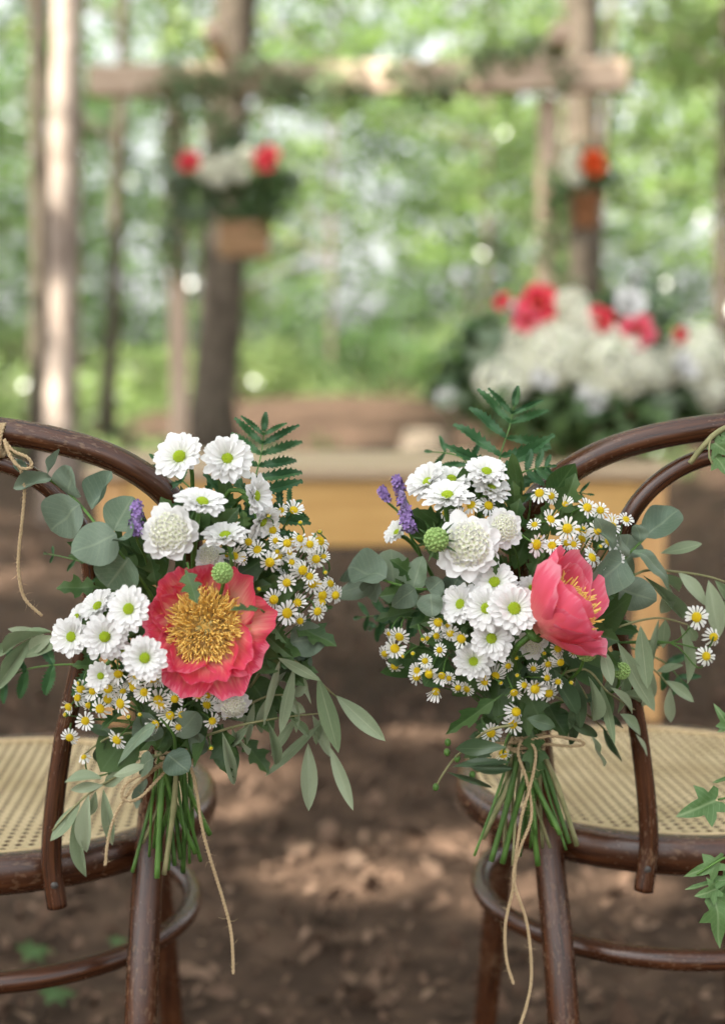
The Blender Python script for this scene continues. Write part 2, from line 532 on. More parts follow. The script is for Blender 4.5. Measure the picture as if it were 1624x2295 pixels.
def build_chair(label, X, Y, yaw):
    t = thing('bentwood_chair', label, 'chair', (X, Y, 0), 'cane seated bentwood chairs')
    t.rotation_euler = (0, 0, R(yaw))
    v = tube(catmull(mirror(HOOP), 8), interp(HOOPR + HOOPR[-2::-1], 8), 18)
    obj('back_hoop', mesh('back_hoop', *v[:2], WOOD, v[2]), t)
    v = tube(catmull(mirror(INNER), 8), interp(INNERR + INNERR[-2::-1], 8), 14)
    obj('inner_hoop', mesh('inner_hoop', *v[:2], WOOD, v[2]), t)
    # seat ring: lathe of a rounded profile
    prof = [(.183, .4505), (.188, .4555), (.196, .4565), (.203, .4535), (.2065, .448), (.2075, .436), (.205, .4265), (.199, .4215), (.188, .4205), (.181, .424), (.1795, .436)]
    V, F, U = [], [], []
    n, k = 72, len(prof)
    for i in range(n):
        a = 2 * math.pi * i / n
        for j, (r, z) in enumerate(prof):
            V.append((r * math.cos(a), r * math.sin(a), z)); U.append((j / k, a * .2))
    for i in range(n):
        for j in range(k):
            i2, j2 = (i + 1) % n, (j + 1) % k
            F.append((i * k + j, i2 * k + j, i2 * k + j2, i * k + j2))
    obj('seat_ring', mesh('seat_ring', V, F, WOOD, U), t)
    # woven cane: two sets of paired strands and two diagonals
    mb = MB()
    p, Rc = .0114, .1855
    def strip(a, b, w, z0, z1):
        d = (b - a).normalized()
        s = Vector((-d.y, d.x, 0)) * w / 2
        n = 8
        V, F = [], []
        for i in range(n + 1):
            q = a.lerp(b, i / n)
            sag = -.004 * (1 - (q.x ** 2 + q.y ** 2) / Rc ** 2)
            for e in (-1, 1):
                V.append((q.x + s.x * e, q.y + s.y * e, z0 + sag))
        for i in range(n): F.append((2 * i, 2 * i + 1, 2 * i + 3, 2 * i + 2))
        mb.add(V, F)
    K = int(Rc / p) + 1
    for ang, off, w, zz in ((0, .0012, .0019, .4520), (90, .0012, .0019, .45185), (45, 0, .0023, .45215), (135, 0, .0023, .4517)):
        d = Vector((math.cos(R(ang)), math.sin(R(ang)), 0))
        s = Vector((-d.y, d.x, 0))
        pp = p if off else p * math.sqrt(.5)
        for i in range(-int(Rc / pp), int(Rc / pp) + 1):
            for o in ((-off, off) if off else (pp / 2,)):
                c = i * pp + o
                if abs(c) >= Rc: continue
                h = math.sqrt(Rc ** 2 - c * c)
                strip(s * c - d * h, s * c + d * h, w, zz, zz)
    tag(obj('cane_weave', mb.mesh('cane_weave', CANE, smooth=False), t), kind='stuff')
    # spline that holds the cane in its groove
    path = [Vector((.1835 * math.cos(a), .1835 * math.sin(a), .4535)) for a in [2 * math.pi * i / 64 for i in range(64)]]
    v = tube(path, .0028, 6, closed=True)
    obj('cane_spline', mesh('cane_spline', *v[:2], CANE, v[2]), t)
    for s in (-1, 1):
        v = tube(catmull([(s * .128, .128, .424), (s * .140, .140, .25), (s * .156, .158, 0)], 6), interp([.0155, .0145, .0115], 6), 14)
        obj('front_leg', mesh('front_leg', *v[:2], WOOD, v[2]), t)
    path = [Vector((.182 * math.cos(a), .182 * math.sin(a) - .004, .338)) for a in [2 * math.pi * i / 60 for i in range(60)]]
    v = tube(path, .0098, 12, closed=True)
    obj('leg_ring', mesh('leg_ring', *v[:2], WOOD, v[2]), t)
    for s in (-1, 1):                                    # screw heads
        for (x, y, z) in ((s * .0815, -.2245, .440),):
            v = ball((x, y, z), .0032, 8, 4, (1, .5, 1))
            obj('screw', mesh('screw', *v[:2], METAL, v[2]), t)
    return t

build_chair('dark brown bentwood chair with cane seat under the bouquet with the wide open peony', -.352, 1.36, 3.5)
build_chair('dark brown bentwood chair with cane seat under the bouquet with the cupped peony', .303, 1.41, 6)

# ------------------------------------------------------------------ flower meshes (unit size: radius about 1, facing +Z)
def petal_strap(L, w, e0, e1, cup, r0, jit=0, notch=.0, nu=4, nv=6):
    """narrow petal leaving the flower axis at elevation e0 (from the disc plane) and ending at e1, along +X"""
    def pt(u, v):
        n = 12
        r, z = r0, 0.0
        steps = max(1, int(round(v * n)))
        vv = v * (1 - notch * (1 - abs(u)) * (v > .9))
        for k in range(steps):
            e = e0 + (e1 - e0) * (k + .5) / n
            r += math.cos(e) * L / n * (vv / max(v, 1e-6)); z += math.sin(e) * L / n
        ww = w * (.35 + .65 * math.sin(min(1, v * 1.25) * math.pi / 2)) * (1 if v < .82 else math.sqrt(max(.04, 1 - ((v - .82) / .19) ** 2)))
        return (r, u * ww / 2, z + cup * u * u * ww)
    return grid(nu, nv, pt)

def rotz(V, a, dz=0):
    c, s = math.cos(a), math.sin(a)
    return [Vector((v[0] * c - v[1] * s, v[0] * s + v[1] * c, v[2] + dz)) for v in V]

def phyll(n, R0, fn):
    for i in range(n):
        a = i * 2.39996
        r = math.sqrt((i + .5) / n)
        fn(a, r)

def disc_mesh(name, mat, r, h, n, pr):
    mb = MB()
    mb.add(*ball((0, 0, 0), r, 12, 6, (1, 1, h)))
    def f(a, q):
        z = h * math.sqrt(max(0, 1 - q * q))
        mb.add(*ball((math.cos(a) * q * r, math.sin(a) * q * r, z * r), pr * r, 5, 3))
    phyll(n, r, f)
    return mb.mesh(name, mat)

rg = random.Random(11)
MUM_PETAL = []
for k in range(4):
    V, F, U = petal_strap(.84 + rg.uniform(-.05, .05), .33 + rg.uniform(-.03, .04), R(rg.uniform(8, 22)), R(rg.uniform(-12, 14)), rg.uniform(.1, .4), .16, notch=rg.choice((0, .06)))
    MUM_PETAL.append(mesh('mum_petal', V, F, WHITE, U))
MUM_IN = []
for k in range(3):
    mb = MB()
    for ring, (n, L, e0, e1, dz) in enumerate(((17, .76, 22, 10, .04), (14, .56, 34, 24, .08))):
        for i in range(n):
            V, F, U = petal_strap(L * rg.uniform(.86, 1.1), .30, R(e0 + rg.uniform(-6, 6)), R(e1 + rg.uniform(-8, 8)), rg.uniform(.2, .5), .17, nu=3, nv=5)
            mb.add(rotz(V, 2 * math.pi * (i + rg.uniform(-.25, .25) + .5 * ring) / n, dz), F, U)
    MUM_IN.append(mb.mesh('mum_inner_petals', WHITE))
MUM_DISC = disc_mesh('mum_disc', GREENDISC, .225, .6, 60, .16)
CHAM_P = []
for k in range(9):
    mb = MB()
    n = rg.choice((12, 13, 14, 15, 16))
    e = (-34, -22, -12, -4, 4, 10, 24, 40, -8)[k]
    for i in range(n):
        if rg.random() < .07: continue
        V, F, U = petal_strap(.68 * rg.uniform(.85, 1.08), .235, R(e + 12 + rg.uniform(-8, 8)), R(e - 12 + rg.uniform(-14, 14)), rg.uniform(-.1, .3), .34, nu=2, nv=5)
        mb.add(rotz(V, 2 * math.pi * (i + rg.uniform(-.22, .22)) / n), F, U)
    CHAM_P.append(mb.mesh('chamomile_petals', WHITE))
CHAM_D = [disc_mesh('chamomile_disc', YELLOW, .41, h, 55, .13) for h in (.55, .75, .95)]

def wide_petal(L, W, a0, a1, cup, ruf, seed, r0=.08, nu=10, nv=10, edge=.3, fr=5.0):
    """broad petal around the flower axis; a0..a1 = angle between the petal and the axis from base to rim"""
    rr = random.Random(seed)
    ph, ph2 = rr.uniform(0, 6.3), rr.uniform(0, 6.3)
    def pt(u, v):
        cut = 1 - edge * abs(u) ** 2.6 - .05 * abs(math.sin(u * fr + ph2)) * (v > .6)
        ve = v * cut
        n = 14
        r, z = r0, 0.0
        for k in range(n):
            th = a0 + (a1 - a0) * ((k + .5) / n * ve)
            r += math.sin(th) * L * ve / n; z += math.cos(th) * L * ve / n
        w = W * (.22 + .78 * math.sin(min(1, v * 1.3) * math.pi / 2))
        Rc = max(.25, r * .9) * cup
        a = max(-1.5, min(1.5, u * w / Rc))
        lat, inn = math.sin(a) * Rc, (1 - math.cos(a)) * Rc
        th = a0 + (a1 - a0) * ve
        d = ruf * v ** 2.2 * (math.sin(u * fr * 1.3 + ph) * (.4 + .6 * abs(u)) + .45 * math.sin(u * fr * 2.7 + ph2 + v * 3) + .3 * math.sin(v * 6 + ph))
        rad = r - inn * math.cos(th * .6) + d * math.cos(th)
        return (rad, lat, z + inn * math.sin(th) * .5 - d * math.sin(th) )
    return grid(nu, nv, pt)

def stamens(n, lmin, lmax, spread, seed, mat=STAMEN, thick=1.0):
    rr = random.Random(seed)
    mb = MB()
    for i in range(n):
        a = i * 2.39996 + rr.uniform(-.3, .3)
        q = math.sqrt((i + 1) / n)
        th = q * spread + rr.uniform(-.14, .14) * spread
        L = rr.uniform(lmin, lmax)
        b = Vector((math.cos(a) * (.07 + .13 * q), math.sin(a) * (.07 + .13 * q), .05))
        d0 = Vector((math.cos(a) * math.sin(th * .8), math.sin(a) * math.sin(th * .8), math.cos(th * .8)))
        a2 = a + rr.uniform(-.5, .5)
        th2 = th * 1.15 + rr.uniform(-.28, .32) * spread
        d1 = Vector((math.cos(a2) * math.sin(th2), math.sin(a2) * math.sin(th2), math.cos(th2)))
        p1 = b + d0 * L * .55
        p2 = p1 + d1 * L * .45
        p3 = p2 + (d1 + Vector((rr.uniform(-.5, .5), rr.uniform(-.5, .5), rr.uniform(-.2, .4)))).normalized() * L * rr.uniform(.2, .32)
        path = catmull([b, p1, p2, p3], 3)
        rad = [.0062 * thick] * 6 + [.009 * thick, .0145 * thick, .0135 * thick, .006 * thick]
        V, F, U = tube(path, rad[:len(path)], 4, caps=False)
        U = [(u[0], min(1, k / len(U) * 1.1)) for k, u in enumerate(U)]
        mb.add(V, F, U)
    return mb

def ruffle_flower(seed):
    """white pincushion flower: ruffled outer petals and a domed cushion of small florets"""
    rr = random.Random(seed)
    outer, cush = MB(), MB()
    for ring, (n, L, a0, a1, dz) in enumerate(((13, .98, 62, 92, 0), (12, .80, 48, 76, .06), (10, .62, 35, 60, .1))):
        for i in range(n):
            V, F, U = wide_petal(L * rr.uniform(.85, 1.08), .27, R(a0 + rr.uniform(-8, 8)), R(a1 + rr.uniform(-12, 12)), 1.6, .06, rr.random(), nu=6, nv=6, edge=.25, fr=6)
            outer.add(rotz(V, 2 * math.pi * (i + rr.uniform(-.3, .3) + ring * .5) / n, dz), F, U)
    def fl(a, q):
        q *= .62
        c = Vector((math.cos(a) * q, math.sin(a) * q, .22 + .34 * math.sqrt(max(0, 1 - (q / .66) ** 2))))
        nrm = Vector((c.x * 1.1, c.y * 1.1, .55)).normalized()
        M = frame_z(c, nrm, rr.uniform(0, 6), rr.uniform(.10, .15))
        for k in range(4):
            V, F, U = petal_strap(.95, .75, R(55), R(rr.uniform(-5, 30)), .2, .05, nu=2, nv=3)
            cush.add([M @ v for v in rotz(V, k * math.pi / 2)], F, U)
    phyll(64, 1, fl)
    return outer.mesh('pincushion_petals', WHITE), cush.mesh('pincushion_florets', CREAM)
SCAB = [ruffle_flower(s) for s in (3, 8)]

def pod_mesh(seed, n=85):
    mb = MB()
    mb.add(*ball((0, 0, 0), .82, 12, 8, (1, 1, 1.1)))
    for i in range(n):
        z = 1 - 2 * (i + .5) / n
        a = i * 2.39996
        s = math.sqrt(1 - z * z)
        mb.add(*ball((s * math.cos(a) * .86, s * math.sin(a) * .86, z * .95), .17, 6, 4))
    return mb.mesh('seed_pod', POD)
PODM = pod_mesh(1)
_v = ball((0, 0, 0), .37, 16, 8, (1, 1, .62))
BACKING = mesh('stamen_backing', *_v[:2], STAMEN, [(u[0], .62) for u in _v[2]])  # yellow dome added so gaps between the stamens show bright, not dark

def lance(L=1, wmax=.5, pos=.45, fold=.12, curl=.15, twist=0., nu=4, nv=10, sharp=1.0, teeth=0, wav=0., cup=0.):
    """leaf blade along +Y, unit length, width wmax*2 at v=pos"""
    ex = math.log(.5) / math.log(pos)
    def pt(u, v):
        w = math.sin(math.pi * v ** ex) ** sharp * wmax
        if teeth: w *= 1 - .28 * ((v * teeth) % 1.0) * (abs(u) > .9)
        z = fold * abs(u) * w * 1.2 + cup * (u * w) ** 2 - curl * v * v + wav * math.sin(v * 9 + u * 2) * w
        a = twist * v
        x = u * w
        return (x * math.cos(a) - z * math.sin(a) * 0, v, z + x * math.sin(a))
    return grid(nu, nv, pt)

def leafset(mat, n, seed, name, wm=.5, **kw):
    rr = random.Random(seed)
    out = []
    for i in range(n):
        k = dict(fold=rr.uniform(.0, .35), curl=rr.uniform(-.12, .28), twist=rr.uniform(-.5, .5), wav=rr.uniform(0, .07))
        k.update(kw)
        V, F, U = lance(wmax=wm, **k)
        out.append(mesh(name, V, F, mat, U))
    return out
L_EUC = []
for k, (cl, cu, wv_, tw) in enumerate(((.35, .5, .10, .4), (-.25, -.6, .08, -.5), (.15, .9, .12, .2), (.45, -.3, .06, -.3), (.05, .4, .14, .6), (-.15, 1.0, .1, -.2))):
    L_EUC += leafset(EUC if k % 3 else EUC2, 1, k, 'eucalyptus_blade', pos=.46, sharp=.55, nu=8, nv=12, fold=.10, curl=cl, cup=cu, wav=wv_, twist=tw)
L_OLI = leafset(OLIVE, 8, 2, 'olive_blade', pos=.52, sharp=.85)
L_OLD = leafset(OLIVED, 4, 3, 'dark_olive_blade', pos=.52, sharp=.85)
L_DRK = leafset(DARK, 5, 4, 'foliage_blade', pos=.45, sharp=.8)

def lobed(mat, name, lobes, seed):
    """leaf with pointed lobes (ivy, chrysanthemum): outline polygon filled from the midrib, slightly folded"""
    rr = random.Random(seed)
    half = lobes
    V, F, U = [], [], []
    curl = rr.uniform(.05, .3)
    def z(x, y): return .18 * abs(x) - curl * y * y + .03 * math.sin(9 * y + 5 * x)
    for s in (-1, 1):
        b = len(V)
        for (x, y) in half:
            V.append(Vector((0, y * .96 + .02, z(0, y)))); U.append((.5, y))
            V.append(Vector((s * x * .5, y - .02 * x, z(x * .5, y)))); U.append((.5 + s * x * .5, y))
            V.append(Vector((s * x, y, z(x, y)))); U.append((.5 + s * x, y))
        for i in range(len(half) - 1):
            a, c = b + 3 * i, b + 3 * i + 3
            for k in (0, 1):
                q = (a + k, a + k + 1, c + k + 1, c + k)
                F.append(q if s > 0 else q[::-1])
    return mesh(name, V, F, mat, U)
IVY_O = [(.02, 0), (.30, .02), (.46, .16), (.30, .26), (.24, .32), (.40, .44), (.58, .60), (.30, .56), (.20, .60), (.17, .74), (.10, .88), (.01, 1)]
MUM_O = [(.03, 0), (.07, .16), (.20, .20), (.36, .30), (.24, .36), (.16, .42), (.32, .50), (.42, .64), (.26, .64), (.17, .70), (.22, .84), (.12, .90), (.01, 1)]
def fan_leaf(mat, name, half, seed):
    """palmate leaf: rings from the petiole joint out to the lobed outline"""
    rr = random.Random(seed)
    cl, wv = rr.uniform(.1, .35), rr.uniform(0, 6)
    out = [Vector((x, y)) for x, y in half] + [Vector((-x, y)) for x, y in half[-2:0:-1]]
    c = Vector((0, .12))
    V, F, U = [], [], []
    for k in range(1, 5):
        f = k / 4
        for q in out:
            p = c + (q - c) * f
            V.append(Vector((p.x, p.y, .25 * abs(p.x) - cl * p.y ** 2 - .35 * p.x ** 2 + .04 * math.sin(p.y * 8 + p.x * 6 + wv)))); U.append((.5 + p.x * .9, p.y))
    n = len(out)
    b = len(V); V.append(Vector((0, .12, 0))); U.append((.5, 0))
    for i in range(n):
        i2 = (i + 1) % n
        F.append((b, i, i2))
        for k in range(3): F.append((k * n + i, (k + 1) * n + i, (k + 1) * n + i2, k * n + i2))
    return mesh(name, V, F, mat, U)
IVY_O = [(0, .10), (.10, .0), (.24, -.06), (.36, .02), (.30, .12), (.26, .20), (.40, .26), (.56, .42), (.40, .44), (.22, .46), (.20, .60), (.12, .82), (0, 1)]
L_IVY = [fan_leaf(IVY, 'ivy_blade', IVY_O, s) for s in (1, 2, 3)]
L_MUM = [lobed(DARK, 'toothed_blade', MUM_O, s) for s in (4, 5, 6)]
def toothed(mat, name, n, wm, seed):
    rr = random.Random(seed)
    half = [(.03, 0)]
    for i in range(n):
        v = (i + .3) / n
        w = wm * math.sin(math.pi * min(1, v * .85 + .12)) ** .8
        half += [(w * .72, v), (w, v + .45 / n), (w * .62, v + .6 / n)]
    half.append((.005, 1))
    return lobed(mat, name, half, seed)
L_FRN = [toothed(FERN, 'fern_blade', 9, .5, s) for s in (7, 8, 9)]

# ------------------------------------------------------------------ bouquet builder
class Bouquet:
    def __init__(s, name, label, tie, cen, rad, yb, dep, seed):
        s.tie = P(*tie)
        s.root = thing(name, label, 'bouquet', s.tie)
        s.cen, s.rad, s.yb, s.dep = cen, rad, yb, dep
        s.r = random.Random(seed)
        s.off = s.tie
    def Y(s, px, py, dy=0.0):
        q = ((px - s.cen[0]) / s.rad[0]) ** 2 + ((py - s.cen[1]) / s.rad[1]) ** 2
        return s.yb - s.dep * math.sqrt(max(0, 1 - q)) + dy
    def pt(s, px, py, dy=0.0): return P(px, py, s.Y(px, py, dy))
    def nrm(s, px, py, j=.18, up=.25, k=.55):
        return Vector(((px - s.cen[0]) / s.rad[0] * k + s.r.uniform(-j, j), -1, -(py - s.cen[1]) / s.rad[1] * k + up + s.r.uniform(-j, j))).normalized()
    def stem_path(s, p, n, sag=.0):
        r = s.r
        e = s.tie + Vector((r.uniform(-.014, .014), r.uniform(-.006, .016), r.uniform(0, .02)))
        b = p - n * .028
        m = b.lerp(e, .5) + Vector((0, .018 + r.uniform(0, .012), sag))
        return catmull([p - n * .001, b, m, e], 4)
    def flower(s, name, p, n, size, subs, stem_r=.0013, mat=STEM, calyx=.30, roll=None, stem=True, path=None, label=None):
        n = Vector(n).normalized()
        M = Matrix.Translation(-s.off) @ frame_z(p, n, s.r.uniform(0, 6.28) if roll is None else roll, size)
        Mi = M.inverted()
        mb = MB()
        if stem:
            pts = s.stem_path(p, n) if path is None else path
            V, F, U = tube([Mi @ (q - s.off) for q in pts], stem_r / size, 6)
            mb.add(V, F, U)
        if calyx:
            mb.add(*ball((0, 0, -.10), calyx, 10, 5, (1, 1, .55)))
        o = obj(name, mb.mesh(name, mat), s.root, M)
        if label: o['label'] = label
        for (nm, me, m2, kind) in subs:
            c = obj(nm, me, o, m2)
            if kind: c['kind'] = kind
        return o
    def mum(s, px, py, rpx, n=None, dy=0.0):
        r = s.r
        Yv = s.Y(px, py, dy)
        n = s.nrm(px, py) if n is None else Vector(n)
        subs = []
        k = 17
        op, tl = r.uniform(.7, 1.5), r.uniform(-7, 12)
        rpx *= 1.17
        for i in range(k):
            a = 2 * math.pi * (i + r.uniform(-.22, .22)) / k
            subs.append(('petal', r.choice(MUM_PETAL), Matrix.Rotation(a, 4, 'Z') @ Matrix.Rotation(R(r.uniform(-9, 7) - tl), 4, 'Y') @ Matrix.Diagonal((r.uniform(.86, 1.08),) * 3 + (1,)), None))
        subs.append(('inner_petals', r.choice(MUM_IN), Matrix.Rotation(r.uniform(0, 6), 4, 'Z') @ Matrix.Diagonal((1, 1, op, 1)), 'stuff'))
        subs.append(('disc', MUM_DISC, Matrix.Translation((0, 0, .13)), None))
        return s.flower('chrysanthemum', P(px, py, Yv), n, rpx * Yv / FPX, subs, .0019)
    def cham(s, px, py, rpx=23, n=None, dy=-.008, path=None):
        r = s.r
        Yv = s.Y(px, py, dy + r.uniform(-.006, .006))
        n = s.nrm(px, py, .65, .3, .7) if n is None else Vector(n)
        p = P(px, py, Yv)
        subs = [('petals', r.choice(CHAM_P), Matrix.Diagonal((1, 1, r.uniform(.6, 2.2), 1)), 'stuff'), ('disc', r.choice(CHAM_D), None, None)]
        return s.flower('chamomile', p, n, rpx * r.choice((.8, .95, 1.0, 1.08, 1.15, 1.2)) * Yv / FPX, subs, .0007, calyx=.34, path=path)
    def bud(s, px, py, dy=-.012):
        Yv = s.Y(px, py, dy)
        n = s.nrm(px, py, .7, .5, .7)
        return s.flower('chamomile_bud', P(px, py, Yv), n, 9 * Yv / FPX, [('petals', CHAM_P[7], Matrix.Diagonal((.55, .55, 1.1, 1)), 'stuff'), ('disc', CHAM_D[2], Matrix.Diagonal((1.3, 1.3, 1.2, 1)), None)], .0006, calyx=.75)
    def scab(s, px, py, rpx, n=None, dy=0.0):
        Yv = s.Y(px, py, dy)
        n = s.nrm(px, py) if n is None else Vector(n)
        o, c = s.r.choice(SCAB)
        rpx *= 1.1
        return s.flower('pincushion_flower', P(px, py, Yv), n, rpx * Yv / FPX, [('outer_petals', o, None, 'stuff'), ('florets', c, None, 'stuff')], .0016)
    def pod(s, px, py, rpx, n=None, dy=-.01, spikes=False):
        Yv = s.Y(px, py, dy)
        n = s.nrm(px, py) if n is None else Vector(n)
        subs = [('seed_head', PODM, Matrix.Translation((0, 0, .8)), None)]
        if spikes:
            for i in range(14):
                subs.append(('bract', L_DRK[i % 5], Matrix.Rotation(i * .449, 4, 'Z') @ Matrix.Rotation(R(15 + 14 * (i % 3)), 4, 'X') @ Matrix.Translation((0, .5, .2)) @ Matrix.Diagonal((.2, 1.5, 1, 1)), None))
        return s.flower('seed_pod', P(px, py, Yv), n, rpx * Yv / FPX, subs, .0014, calyx=.4)
    def lavender(s, px, py, hpx, wpx, lean=(0, 0), stem_to=None, dy=-.012):
        r = s.r
        Yv = s.Y(px, py, dy)
        base, top = P(px - lean[0], py + hpx / 2, Yv), P(px + lean[0], py - hpx / 2, Yv)
        m = Yv / FPX
        cal, flo = MB(), MB()
        ax = (top - base)
        for i in range(54):
            t = i / 54
            c = base + ax * t
            a = i * 2.4
            w = wpx * m * .36 * (1 - .45 * t) * (1 if (i // 9) % 2 else .85)
            d = Vector((math.cos(a), math.sin(a), .55)).normalized()
            e = c + d * w
            V, F, U = tube([c, c.lerp(e, .6), e], [.0010, .0021, .0014], 6)
            cal.add(V, F, U)
            if r.random() < .42:
                M = frame_z(e + d * .0004, d, r.uniform(0, 6), .0044)
                for k in range(5):
                    V, F, U = petal_strap(.8, .55, R(40), R(r.uniform(-10, 20)), .1, .1, nu=2, nv=3)
                    flo.add([M @ v for v in rotz(V, k * 1.2566)], F, U)
        end = P(*stem_to) if stem_to else s.tie
        st = tube(catmull([base + ax * .9, base, base.lerp(end, .5) + Vector((.002, .002, 0)), end], 4), .0011, 6)
        o = obj('lavender', mesh('lavender', [v - s.off for v in st[0]], st[1], STEM, st[2]), s.root)
        tag(obj('calyces', cal.mesh('lavender_calyces', CALYX, s.off), o), kind='stuff')
        tag(obj('florets', flo.mesh('lavender_florets', LILAC, s.off), o), kind='stuff')
    def leaf(s, name, me, parent, base, tip, w, nh=(0, -1, .5)):
        """w: blade width in metres"""
        M = Matrix.Translation(-s.off) @ frame_leaf(base, tip, nh, w)
        return obj(name, me, parent, M)
    def sprig(s, name, stem, leaves, meshes, stem_r=.0011, mat=TWIG, Yd=None, label=None):
        """stem: list of (px,py,dy); leaves: (bx,by,tx,ty,wpx[,dy_base,dy_tip[,normal]])"""
        r = s.r
        pts = [P(a, b, s.Y(a, b, d)) for a, b, d in stem]
        V, F, U = tube(catmull(pts, 5), interp([stem_r * (1.2 - .6 * i / max(1, len(pts) - 1)) for i in range(len(pts))], 5), 6)
        o = obj(name, mesh(name, [v - s.off for v in V], F, mat, U), s.root)
        if label: o['label'] = label
        for L in leaves:
            bx, by, tx, ty, w = L[:5]
            d0, d1 = (L[5], L[6]) if len(L) > 6 else (stem[-1][2], stem[-1][2] + r.uniform(-.012, .012))
            yb = s.Y(bx, by, d0)
            yt = s.Y((bx + tx) / 2, (by + ty) / 2, d1)
            b, t = P(bx, by, yb), P(tx, ty, yt)
            nh = L[7] if len(L) > 7 else (r.uniform(-.5, .5), -1, r.uniform(0, .7))
            s.leaf('leaf', r.choice(meshes), o, b, t, w * yb / FPX, nh)
        return o
    def fern(s, stem, npairs, lpx, dy, wid=.30, label=None, skew=0.0, L=L_FRN):
        r = s.r
        pts = [P(a, b, s.Y(a, b, d + dy)) for a, b, d in stem]
        path = catmull(pts, 6)
        V, F, U = tube(path, [.0011 * (1 - .7 * i / len(path)) for i in range(len(path))], 6)
        o = obj('fern_frond', mesh('fern_stalk', [v - s.off for v in V], F, STEM, U), s.root)
        T, Nn = frames(path)
        m = pts[0].y / FPX
        for i in range(npairs):
            t = .14 + .84 * i / npairs
            k = min(len(path) - 1, int(t * len(path)))
            ln = lpx * m * (math.sin(math.pi * (.25 + .75 * t)) ** .7 * .95 + .12)
            side = T[k].cross(Vector((0, -1, .15))).normalized()
            for sg in (-1, 1):
                d = (T[k] * (.55 + .25 * t) + side * sg + Vector((0, r.uniform(-.15, .15), skew))).normalized()
                s.leaf('leaflet', r.choice(L), o, path[k], path[k] + d * ln * r.uniform(.9, 1.05), ln * wid, (r.uniform(-.2, .2), -1, .3))
        s.leaf('leaflet', L[0], o, path[-2], path[-1] + T[-1] * lpx * m * .3, lpx * m * .18, (0, -1, .2))
        return o
    def filler(s, n, meshes, lo, hi, dy=.035, wr=.4):
        """single leaves of the greenery packed between the flowers"""
        r = s.r
        for i in range(n):
            a, q = r.uniform(0, 6.283), math.sqrt(r.uniform(0, 1)) * .68
            px, py = s.cen[0] + math.cos(a) * q * s.rad[0], s.cen[1] + math.sin(a) * q * s.rad[1]
            if r.random() < .5: py = min(py + 60, s.cen[1] + s.rad[1] * .9)
            b = s.pt(px, py, dy + r.uniform(-.012, .02))
            d = Vector((math.cos(a) * 1.0 + r.uniform(-.5, .5), -.35, -math.sin(a) * 1.0 + r.uniform(-.5, .5))).normalized()
            L = r.uniform(lo, hi)
            s.leaf('leaf', r.choice(meshes), s.root, b, b + d * L, L * wr * r.uniform(.8, 1.2), (r.uniform(-.6, .6), -1, r.uniform(-.2, .9)))
    def stems(s, ends, r0=.0019):
        r = s.r
        for (ex, ey, dy) in ends:
            a = s.tie + Vector((r.uniform(-.012, .012), r.uniform(-.010, .010), .006))
            e = P(ex, ey, s.tie.y + dy)
            m = a.lerp(e, .45) + Vector((r.uniform(-.003, .003), 0, 0))
            V, F, U = tube(catmull([a, m, e], 5), [r0 * k * w for k in [r.uniform(.55, 1.25)] for w in (1, .98, 1, 1, 1.12, 1.3, 1.05, 1, 1, 1.05, 1.05)], 8)
            obj('stem', mesh('stem', [v - s.off for v in V], F, r.choice((STEM, STEM, STEM, STEMD, STEMD, TWIG)), U), s.root)
    def peony(s, px, py, size, axis, petals, mat, nst, smin, smax, spread, seed, dy=0.0, roll=0., label=None, carp=True, lift=0.):
        """petals: (azimuth deg, length, half width, a0, a1, cup, ruffle, dz)"""
        p = s.pt(px, py, dy)
        subs = []
        for i, (az, L, W, a0, a1, cup, ruf, dz) in enumerate(petals):
            V, F, U = wide_petal(L, W, R(a0), R(a1), cup, ruf, seed * 100 + i, nu=18, nv=14)
            for q, v in enumerate(V):                 # fine crumple of thin petal tissue
                vv = U[q][1]
                V[q] = v + Vector((noise.noise(v * 5 + Vector((i, seed, 0))), noise.noise(v * 5 + Vector((i, 0, seed))), noise.noise(v * 5 + Vector((seed, i, 7))))) * .035 * vv
            subs.append(('petal', mesh('peony_petal', V, F, mat, U), Matrix.Translation((0, 0, dz)) @ Matrix.Rotation(R(az), 4, 'Z'), None))
        subs.append(('stamens', stamens(nst, smin, smax, spread, seed).mesh('peony_stamens', STAMEN), Matrix.Translation((0, 0, lift)), 'stuff'))
        subs.append(('stamen_backing', BACKING, Matrix.Translation((0, 0, lift)) @ Matrix.Diagonal((1, 1, 1, 1) if carp else (.5, .5, .4, 1)), None))
        if carp:
            for k in range(4):
                a = k * 1.57 + .4
                V, F, U = tube(catmull([(math.cos(a) * .05, math.sin(a) * .05, .02), (math.cos(a) * .10, math.sin(a) * .10, .17), (math.cos(a) * .09, math.sin(a) * .09, .27), (math.cos(a) * .15, math.sin(a) * .15, .33)], 3), interp([.06, .075, .035, .03], 3), 8)
                subs.append(('carpel', mesh('carpel', V, F, CARPEL, U), Matrix.Translation((0, 0, lift)), None))
        return s.flower('peony', p, axis, size, subs, .0026, calyx=.17, roll=roll, label=label)

